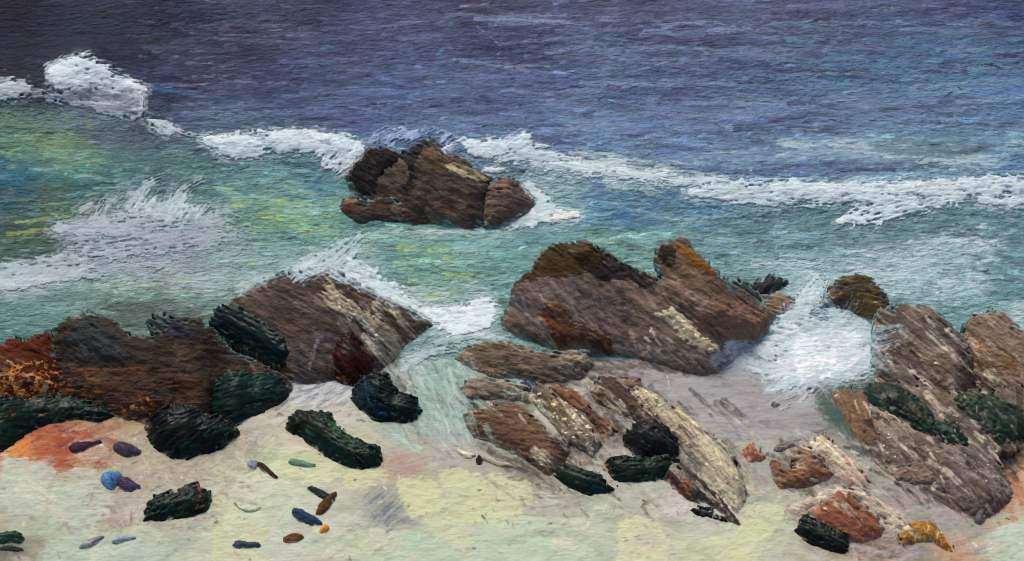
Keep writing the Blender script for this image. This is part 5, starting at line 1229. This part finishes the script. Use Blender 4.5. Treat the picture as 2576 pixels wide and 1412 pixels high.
rock('weed_clump', 'tiny curled black weed with cream shell bits near the streaked stone', 'seaweed',
     [(1744,1282),(1756,1274),(1772,1282),(1790,1278),(1800,1292),(1822,1302),(1830,1312),(1800,1310),(1770,1302),(1750,1296)],
     [(30,32,38), (20,22,26)], tilt=14, bulge=.7, ang=20, rag=6, mat=M_WET, patches=[('spots', (1775,1815,1280,1305), [LIC, CRE], dict(n=10, r=(3,6)))])

# right
rock('shore_rock', 'pointed olive-brown rock standing in the white water on the right', 'rock',
     [(2050,778),(2072,746),(2090,718),(2112,698),(2150,690),(2188,696),(2216,722),(2236,762),(2268,800),(2262,832),(2215,836),(2180,800),(2120,780)],
     [(82,68,42), (70,60,44), (96,78,44), (58,50,42)], tilt=36, bulge=.5, ang=10, group=SHR, patches=[
     ('f', [(2090,728),(2115,704),(2150,697),(2180,712),(2200,745),(2160,735),(2120,740)], (58,52,50), dict(part='dark_top', a=.85, edge=6)),
     ('s', [(2088,730),(2120,728),(2150,705)], (130,122,122), dict(w=9, dry=.5)),
     ('s', [(2060,770),(2085,748)], (92,58,24), dict(w=7, dry=.35)),
     ('c', (2190,2240,760,805), [(140,164,160), (100,110,90)], dict(n=10, ln=(8,30), wd=(3,5), a=(.4,.7), dry=.5, ang=(0,10)))])
rock('shore_rock', 'broad grey-brown slab right of the white water', 'rock',
     [(2192,872),(2198,810),(2215,776),(2290,764),(2340,766),(2400,826),(2455,898),(2462,965),(2400,1012),(2330,978),(2240,928),(2194,905)],
     [(94,82,74), (78,70,66), (110,95,84), (70,63,61)], tilt=26, bulge=.4, ang=40, group=RGT, lumps=.04, patches=[
     ('f', [(2230,790),(2290,775),(2360,800),(2420,880),(2350,870),(2280,830)], (88,82,82), dict(a=.75, dry=.4, edge=9)),
     ('f', [(2290,880),(2400,880),(2440,940),(2400,980),(2330,940)], (122,102,86), dict(a=.75, dry=.35, edge=9, ang=10)),
     ('f', [(2188,865),(2210,855),(2225,880),(2205,895)], (176,172,164), dict(a=.8, edge=5)),
     ('c', (2220,2440,790,960), [(150,140,132), (72,68,70), (134,118,106)], dict(n=90, ln=(20,80), wd=(3,7), a=(.35,.75), dry=.55, ang=(42,8)))])
rock('shore_rock', 'tan rock with mustard lichen at the right edge', 'rock',
     [(2404,890),(2424,818),(2450,786),(2495,777),(2526,784),(2600,862),(2640,900),(2640,1012),(2540,1012),(2470,992),(2420,940)],
     [(122,106,94), (108,94,86), (136,116,100)], tilt=26, bulge=.4, ang=36, group=RGT, lumps=.04, patches=[
     ('f', [(2405,860),(2430,840),(2465,855),(2470,885),(2420,890)], (96,62,36), dict(part='mustard_lichen', a=.8, dry=.45, edge=9)),
     ('f', [(2440,880),(2520,885),(2576,940),(2560,960),(2500,930),(2440,915)], (122,86,40), dict(part='mustard_lichen', a=.8, dry=.45, edge=10)),
     ('c', (2400,2580,930,1010), [(176,168,150), (150,138,124), (196,190,170)], dict(n=50, ln=(6,24), wd=(3,8), a=(.4,.8), dry=.5)),
     ('s', [(2450,786),(2500,780)], (180,164,158), dict(w=9, dry=.4)),
     ('c', (2440,2480,860,960), [(134,92,44), (100,72,40)], dict(n=20, ln=(8,30), wd=(4,9), a=(.4,.8), dry=.5))])
rock('shore_rock', 'low mottled grey shelf of rock under the stones on the right', 'rock',
     [(2112,1010),(2160,985),(2260,960),(2380,985),(2480,980),(2640,960),(2640,1125),(2560,1128),(2510,1140),(2530,1200),(2550,1250),(2520,1290),(2470,1312),(2410,1292),(2330,1240),(2260,1215),(2200,1170),(2160,1110)],
     [(92,82,74), (76,68,62), (110,99,90), (64,58,56), (128,118,108)], tilt=9, bulge=.16, ang=40, key='shelf', group=RGT, lumps=.03, fringe=18, patches=[
     ('c', (2180,2520,1030,1280), [(72,68,70), (104,86,74), (176,168,156), (90,84,82)], dict(n=150, ln=(14,60), wd=(5,16), a=(.4,.85), dry=.5)),
     ('spots', (2200,2540,1040,1260), [(206,200,184), (190,184,170), (176,170,160)], dict(n=150, r=(1.6,4.2)))])
rock('shore_rock', 'charcoal slanting slab below the broad grey-brown slab', 'rock',
     [(2190,905),(2208,880),(2240,900),(2300,940),(2355,985),(2395,1015),(2370,1040),(2310,1010),(2250,975),(2200,940)],
     [(78,72,72), (64,60,62), (110,102,98), (140,132,126)], tilt=20, bulge=.45, ang=38, group=RGT, lift=.02)
rock('weedy_boulder', 'dark green slanting slab among the rocks on the right', 'rock',
     [(2170,990),(2188,966),(2225,960),(2262,970),(2300,1002),(2340,1040),(2362,1078),(2345,1095),(2300,1078),(2250,1050),(2200,1028)],
     [(28,48,46), (36,60,52), (22,36,38), (60,66,40)], tilt=22, bulge=.45, ang=38, on='shelf', group=RGT, mat=M_WET, patches=[
     ('s', [(2290,1030),(2345,1080)], (84,76,36), dict(w=16, dry=.45)),
     ('c', (2180,2250,1000,1050), [(170,164,150)], dict(n=10, ln=(6,18), wd=(3,6), a=(.5,.9), dry=.4))])
rock('shore_rock', 'upright brown slab by the deep green pool on the right', 'rock',
     [(2092,1005),(2105,982),(2140,976),(2172,985),(2182,1020),(2195,1055),(2215,1105),(2195,1118),(2150,1112),(2125,1080),(2118,1040)],
     [(106,86,68), (96,78,64), (118,98,80)], tilt=18, bulge=.45, ang=68, on='shelf', group=RGT, patches=[('c', (2150,2190,1015,1050), [(196,190,176)], dict(n=8, ln=(6,18), wd=(4,8), a=(.5,.9), dry=.4))])
rock('shore_rock', 'speckled grey-brown stone right of the upright brown slab', 'rock',
     [(2182,1020),(2230,1038),(2280,1072),(2310,1120),(2320,1165),(2270,1178),(2225,1160),(2200,1110)],
     [(128,118,108), (112,102,94), (150,140,128), (100,90,84)], tilt=16, bulge=.4, ang=45, on='shelf', group=RGT, patches=[('spots', (2190,2310,1030,1160), [(206,200,184), (190,182,168)], dict(n=40, r=(1.8,4)))])
rock('weedy_boulder', 'green weedy boulder speckled with sand near the right edge', 'rock',
     [(2400,1005),(2420,988),(2460,982),(2500,996),(2540,1020),(2585,1045),(2620,1060),(2620,1100),(2560,1110),(2520,1112),(2480,1085),(2440,1048)],
     [(44,66,50), (34,56,50), (70,82,48), (90,92,80)], tilt=20, bulge=.5, ang=34, on='shelf', group=RGT, rag=8, mat=M_WET, patches=[
     ('c', (2410,2560,990,1100), [(196,190,170), (40,70,60), (150,144,130), (84,96,50)], dict(n=50, ln=(6,24), wd=(3,8), a=(.4,.85), dry=.5, ang=(34,25)))])
rock('weed_clump', 'small green weed clump beside a curled black stem on the right', 'seaweed',
     [(2338,1088),(2350,1060),(2385,1056),(2410,1078),(2425,1105),(2432,1125),(2400,1122),(2365,1110)],
     [(38,62,46), (52,76,44), (24,40,40), (30,32,32)], tilt=20, bulge=.55, ang=40, on='shelf', group=RGT, rag=7, mat=M_WET, patches=[
     ('s', [(2352,1062),(2342,1082),(2352,1100)], (26,26,28), dict(w=9, dry=.1)), ('c', (2360,2425,1070,1120), [(206,200,176)], dict(n=8, ln=(5,14), wd=(3,6), a=(.5,.9), dry=.4))])
rock('shore_rock', 'dark mottled rock spreading over the sand at lower right', 'rock',
     [(2300,1160),(2330,1118),(2400,1125),(2460,1118),(2500,1150),(2530,1195),(2545,1240),(2520,1282),(2470,1300),(2420,1285),(2390,1250),(2340,1215)],
     [(104,96,92), (88,80,78), (126,116,108), (76,72,76)], tilt=18, bulge=.4, ang=44, on='shelf', group=RGT, lumps=.04, patches=[
     ('f', [(2390,1230),(2440,1205),(2490,1225),(2500,1290),(2440,1300)], (72,62,58), dict(a=.8, dry=.4, edge=10)),
     ('f', [(2290,1165),(2360,1150),(2400,1190),(2350,1215)], (98,82,70), dict(a=.7, dry=.4, edge=10)),
     ('spots', (2330,2530,1120,1250), [(186,180,168), (160,154,146)], dict(n=60, r=(1.8,4)))])
rock('shore_rock', 'brown smear-shaped stone left of the dark mottled rock', 'rock',
     [(2250,1195),(2280,1172),(2330,1165),(2375,1185),(2380,1205),(2330,1218),(2280,1215)], [(112,94,82), (98,84,76), (134,120,110)], tilt=16, bulge=.5, ang=-6, on='shelf', group=RGT, rag=6)
rock('shore_rock', 'small brick-red pointed stone at the foot of the cream-streaked stone', 'rock',
     [(1866,1140),(1876,1120),(1898,1110),(1912,1125),(1925,1148),(1912,1162),(1885,1164)], [(146,92,74), (164,112,94), (128,80,66)], tilt=20, bulge=.5, ang=70, group=RGT, patches=[
     ('c', (1870,1920,1130,1165), [(196,186,172), (206,130,70)], dict(n=8, ln=(6,22), wd=(3,5), a=(.4,.8), dry=.5, ang=(80,8)))])
rock('shore_rock', 'angular chestnut stone above the brick-red rock at lower right', 'rock',
     [(1942,1150),(1956,1158),(1978,1180),(1992,1172),(1995,1150),(2012,1130),(2036,1122),(2058,1140),(2072,1165),(2094,1188),(2090,1205),(2050,1220),(2000,1232),(1966,1230),(1950,1215)],
     [(122,88,68), (108,78,62), (136,104,84)], tilt=22, bulge=.5, ang=20, group=RGT, patches=[
     ('f', [(1995,1160),(2015,1128),(2040,1126),(2062,1155),(2070,1180),(2010,1185)], (138,118,100), dict(a=.7, dry=.4, edge=4, ang=50)),
     ('s', [(1962,1186),(2000,1196)], (60,62,72), dict(w=5, dry=.4))])
rock('shore_rock', 'pale pinkish slanting stone streaked with cream at lower right', 'rock',
     [(2030,1120),(2048,1095),(2075,1088),(2105,1115),(2150,1158),(2180,1195),(2188,1228),(2150,1225),(2105,1190),(2070,1160)],
     [(176,160,148), (160,136,124), (196,186,168), (150,112,100)], tilt=16, bulge=.4, ang=46, group=RGT, patches=[
     ('s', [(2050,1100),(2110,1165),(2170,1225)], (212,202,172), dict(w=18, dry=.45)), ('s', [(2080,1092),(2140,1150),(2180,1200)], (146,100,86), dict(w=8, dry=.4))])
rock('shore_rock', 'low cream-washed ridge of stone above the brick-red rock', 'rock',
     [(1975,1290),(2005,1262),(2060,1238),(2120,1222),(2180,1232),(2230,1265),(2270,1300),(2290,1330),(2250,1345),(2215,1300),(2170,1262),(2120,1248),(2060,1270),(2010,1300)],
     [(184,174,160), (166,154,144), (202,194,174), (150,138,130)], tilt=12, bulge=.35, ang=24, group=RGT, rag=7)
rock('shore_rock', 'brick-red block-shaped rock at lower right', 'rock',
     [(2022,1298),(2055,1275),(2085,1250),(2115,1234),(2140,1240),(2175,1272),(2210,1302),(2222,1328),(2216,1352),(2180,1362),(2140,1368),(2100,1345),(2060,1320)],
     [(128,80,62), (116,72,58), (142,92,72), (120,84,70)], tilt=22, bulge=.45, ang=40, group=RGT, amt=(.3,.6), patches=[
     ('c', (2130,2225,1320,1365), [(190,180,170), (150,110,96)], dict(n=14, ln=(6,20), wd=(3,7), a=(.4,.8), dry=.5))])
rock('weedy_boulder', 'green-black boulder against the brick-red rock at lower right', 'rock',
     [(2002,1335),(2012,1306),(2030,1294),(2060,1312),(2095,1330),(2128,1342),(2132,1365),(2124,1394),(2090,1388),(2045,1372)],
     [(24,34,28), (18,22,22), (34,48,36)], tilt=22, bulge=.55, ang=24, group=RGT, mat=M_WET, rag=6, patches=[
     ('s', [(2015,1300),(2060,1318)], (70,64,56), dict(w=10, dry=.45))])
rock('mustard_stone', 'mustard-yellow stone with pale streaks near the lower right corner', 'rock',
     [(2258,1352),(2272,1328),(2295,1312),(2345,1312),(2365,1332),(2385,1362),(2402,1386),(2372,1378),(2330,1364),(2290,1368),(2264,1372)],
     [(140,98,36), (124,84,32), (156,112,50)], tilt=20, bulge=.5, ang=68, group=RGT, rag=6, patches=[
     ('c', (2270,2370,1318,1366), [(206,190,150), (190,170,130)], dict(n=14, ln=(5,14), wd=(3,6), a=(.5,.9), dry=.4, ang=(70,14))),
     ('s', [(2264,1355),(2300,1366)], (92,48,24), dict(w=7, dry=.45))])

# ------------------------------------------------------------------ pebbles, sticks and scraps on the sand
def pebble(name, label, poly, cols, ang=20, cat='pebble', mat=None, patches=(), bulge=.6, tilt=14, rag=2.5):
    return rock(name, label, cat, poly, cols, tilt=tilt, bulge=bulge, ang=ang, mat=mat or M_STONE, group=PEB, patches=patches, rag=rag, lumps=.008, step=1.7, fringe=3.0, grow=3.0, smoothing=1, soft=2.0, gain=1.0, lift=.022, wd=(3,6), ln=(10,34), n=16)
PUR = (72,64,84)
pebble('pebble', 'purple-grey striped pebble right of the red sand', [(284,1128),(292,1116),(318,1117),(340,1128),(358,1142),(350,1150),(330,1148),(318,1156),(300,1146)], [PUR, (96,88,108), (58,50,70)], 30)
pebble('pebble', 'thin dark purple stroke-shaped pebble on the red sand', [(176,1124),(190,1116),(225,1117),(258,1111),(240,1120),(212,1132),(190,1140),(178,1135)], [(70,46,66), (84,60,78), (56,38,56)], -8)
pebble('pebble', 'bright blue pebble touching a purple one', [(252,1208),(258,1192),(275,1188),(300,1190),(304,1205),(292,1222),(284,1234),(268,1226),(255,1218)], [(84,130,186), (104,148,196), (70,112,170)], 60)
pebble('pebble', 'oval purple pebble leaning on the bright blue pebble', [(295,1212),(304,1203),(322,1204),(340,1218),(353,1228),(338,1230),(326,1239),(310,1232),(298,1222)], [(64,56,84), (92,84,104), (46,40,64)], 36)
rock('weedy_boulder', 'green-black stone with orange-red flecks alone on the lower left sand', 'rock',
     [(362,1312),(366,1288),(374,1262),(392,1244),(430,1232),(470,1222),(498,1216),(512,1228),(532,1240),(535,1262),(528,1280),(510,1295),(470,1302),(430,1306),(390,1310)],
     [(24,46,40), (18,34,32), (34,58,48), (28,40,30)], tilt=18, bulge=.6, ang=-28, group=WED, mat=M_WET, tips=(-15, 36), patches=[
     ('c', (455,535,1240,1290), [(24,30,24), (50,60,36)], dict(n=26, ln=(8,26), wd=(4,8), a=(.4,.8), dry=.4)),
     ('c', (488,540,1222,1285), [(206,84,30), (226,130,50), (190,60,30)], dict(part='orange_fleck', n=20, ln=(4,14), wd=(3,7), a=(.6,1), dry=.3, ang=(-20,30), h=.008)),
     ('s', [(470,1292),(508,1290)], (26,20,18), dict(w=13, dry=.2))])
pebble('stick', 'short dark brown stick pointing down the sand', [(646,1168),(654,1165),(672,1180),(686,1192),(698,1204),(686,1200),(670,1194),(658,1184)], [(60,40,32), (84,60,44)], 45, 'stick', tilt=8)
pebble('pebble', 'pale blue smear-shaped pebble behind the short brown stick', [(622,1168),(634,1160),(652,1162),(648,1176),(640,1186),(630,1178)], [(150,158,186), (170,172,190)], 30)
pebble('stick', 'slate-blue stick end crossing a brown stick', [(771,1232),(780,1223),(798,1226),(818,1240),(842,1254),(838,1262),(820,1256),(796,1248),(782,1238)], [(46,52,58), (70,80,88), (34,38,44)], 32, 'stick', tilt=8)
pebble('stick', 'brown stick standing askew across the slate-blue one', [(795,1290),(806,1272),(822,1258),(836,1240),(847,1241),(838,1262),(824,1282),(806,1300)], [(84,58,38), (62,44,32), (104,76,50)], -54, 'stick', tilt=8)
pebble('pebble', 'navy leaf-shaped pebble below the crossed sticks', [(732,1288),(742,1281),(764,1284),(784,1298),(800,1308),(813,1324),(796,1322),(778,1322),(758,1316),(740,1304)], [(44,62,92), (62,80,106), (34,48,74)], 30, patches=[('s', [(795,1314),(812,1324)], (34,66,126), dict(w=5, dry=.2))])
pebble('pebble', 'small brown ragged pebble near the bottom of the sand', [(711,1358),(722,1352),(738,1346),(756,1348),(763,1354),(748,1362),(728,1364),(714,1366)], [(104,74,50), (84,60,44), (122,90,62)], -10)
pebble('pebble', 'flat navy streak of a pebble at the bottom left of centre', [(585,1370),(598,1364),(622,1366),(648,1366),(656,1374),(630,1378),(606,1382),(590,1378)], [(60,78,100), (80,92,110), (104,86,74)], 2)
pebble('weed_clump', 'dark green weed tuft at the lower left corner', [(-20,1342),(0,1340),(24,1338),(44,1336),(56,1345),(62,1356),(50,1368),(20,1368),(-20,1370)], [(30,52,36), (22,36,30), (50,70,44)], 4, 'seaweed', M_WET, rag=6)
pebble('stick', 'thin dark twig below the weed tuft at the lower left', [(-12,1378),(20,1376),(56,1381),(58,1386),(20,1384),(-12,1386)], [(56,56,46), (44,44,40)], 2, 'stick', tilt=8)
pebble('pebble', 'pale slate wedge-shaped pebble at the bottom left', [(200,1378),(214,1366),(232,1358),(262,1350),(248,1364),(228,1372),(212,1380)], [(138,140,152), (110,112,130), (206,204,196)], -24)
pebble('pebble', 'faint sky-blue streak of a pebble at the bottom left', [(278,1366),(292,1354),(318,1350),(346,1352),(326,1360),(306,1366),(290,1372)], [(140,160,184), (156,170,186)], -8)
pebble('weed_clump', 'small mint-green weed scrap on the sand below the slug-shaped boulder', [(726,1160),(742,1155),(764,1158),(782,1164),(798,1172),(778,1176),(756,1172),(736,1170)], [(110,150,124), (80,124,96), (150,176,156)], 14, 'seaweed')
pebble('pebble', 'tiny orange pebble beside the navy leaf-shaped one', [(805,1340),(812,1328),(824,1322),(827,1334),(818,1342)], [(214,146,70), (226,160,80)], -50)
pebble('shell_fragment', 'white curved shell fragment on the pale sand', [(588,1262),(596,1268),(606,1278),(622,1281),(645,1277),(668,1270),(652,1282),(632,1289),(610,1288),(596,1276)], [(214,214,198), (198,198,180)], -8, 'shell', M_FOAM)
pebble('driftwood', 'cream driftwood splinter left of the chocolate slab\'s foot', [(1148,1130),(1160,1136),(1180,1142),(1196,1142),(1198,1150),(1182,1156),(1164,1150),(1152,1140)], [(212,206,182), (196,190,166)], 20, 'driftwood', M_FOAM)
pebble('driftwood', 'long pale driftwood splinter below the chocolate slab', [(1208,1150),(1222,1152),(1250,1160),(1292,1174),(1280,1178),(1248,1170),(1218,1160)], [(192,190,166), (176,172,154)], 18, 'driftwood', M_FOAM)
pebble('pebble', 'small black pebble between two pale driftwood splinters', [(1198,1152),(1206,1148),(1212,1160),(1208,1172),(1200,1166)], [(52,44,44), (40,40,44)], 60)
pebble('pebble', 'small navy pebble at the head of the lichen-crusted stone', [(1306,964),(1318,958),(1332,964),(1352,982),(1350,990),(1334,984),(1318,976)], [(52,58,92), (70,78,108), (44,48,70)], 36)
pebble('pebble', 'grey chip beside the angular chestnut stone', [(1946,1132),(1962,1118),(1986,1110),(2002,1118),(1998,1128),(1976,1132),(1958,1138)], [(124,116,116), (140,132,130)], -16)
pebble('pebble', 'small dark chip on the lilac wet sand', [(1938,1020),(1948,1014),(1962,1018),(1956,1026),(1944,1028)], [(128,118,116), (112,104,104)], 10)
pebble('pebble', 'small dark violet pebble on the right near the bottom edge', [(2450,1310),(2460,1290),(2472,1278),(2478,1300),(2474,1318),(2460,1322)], [(92,88,98), (112,108,116)], -60)


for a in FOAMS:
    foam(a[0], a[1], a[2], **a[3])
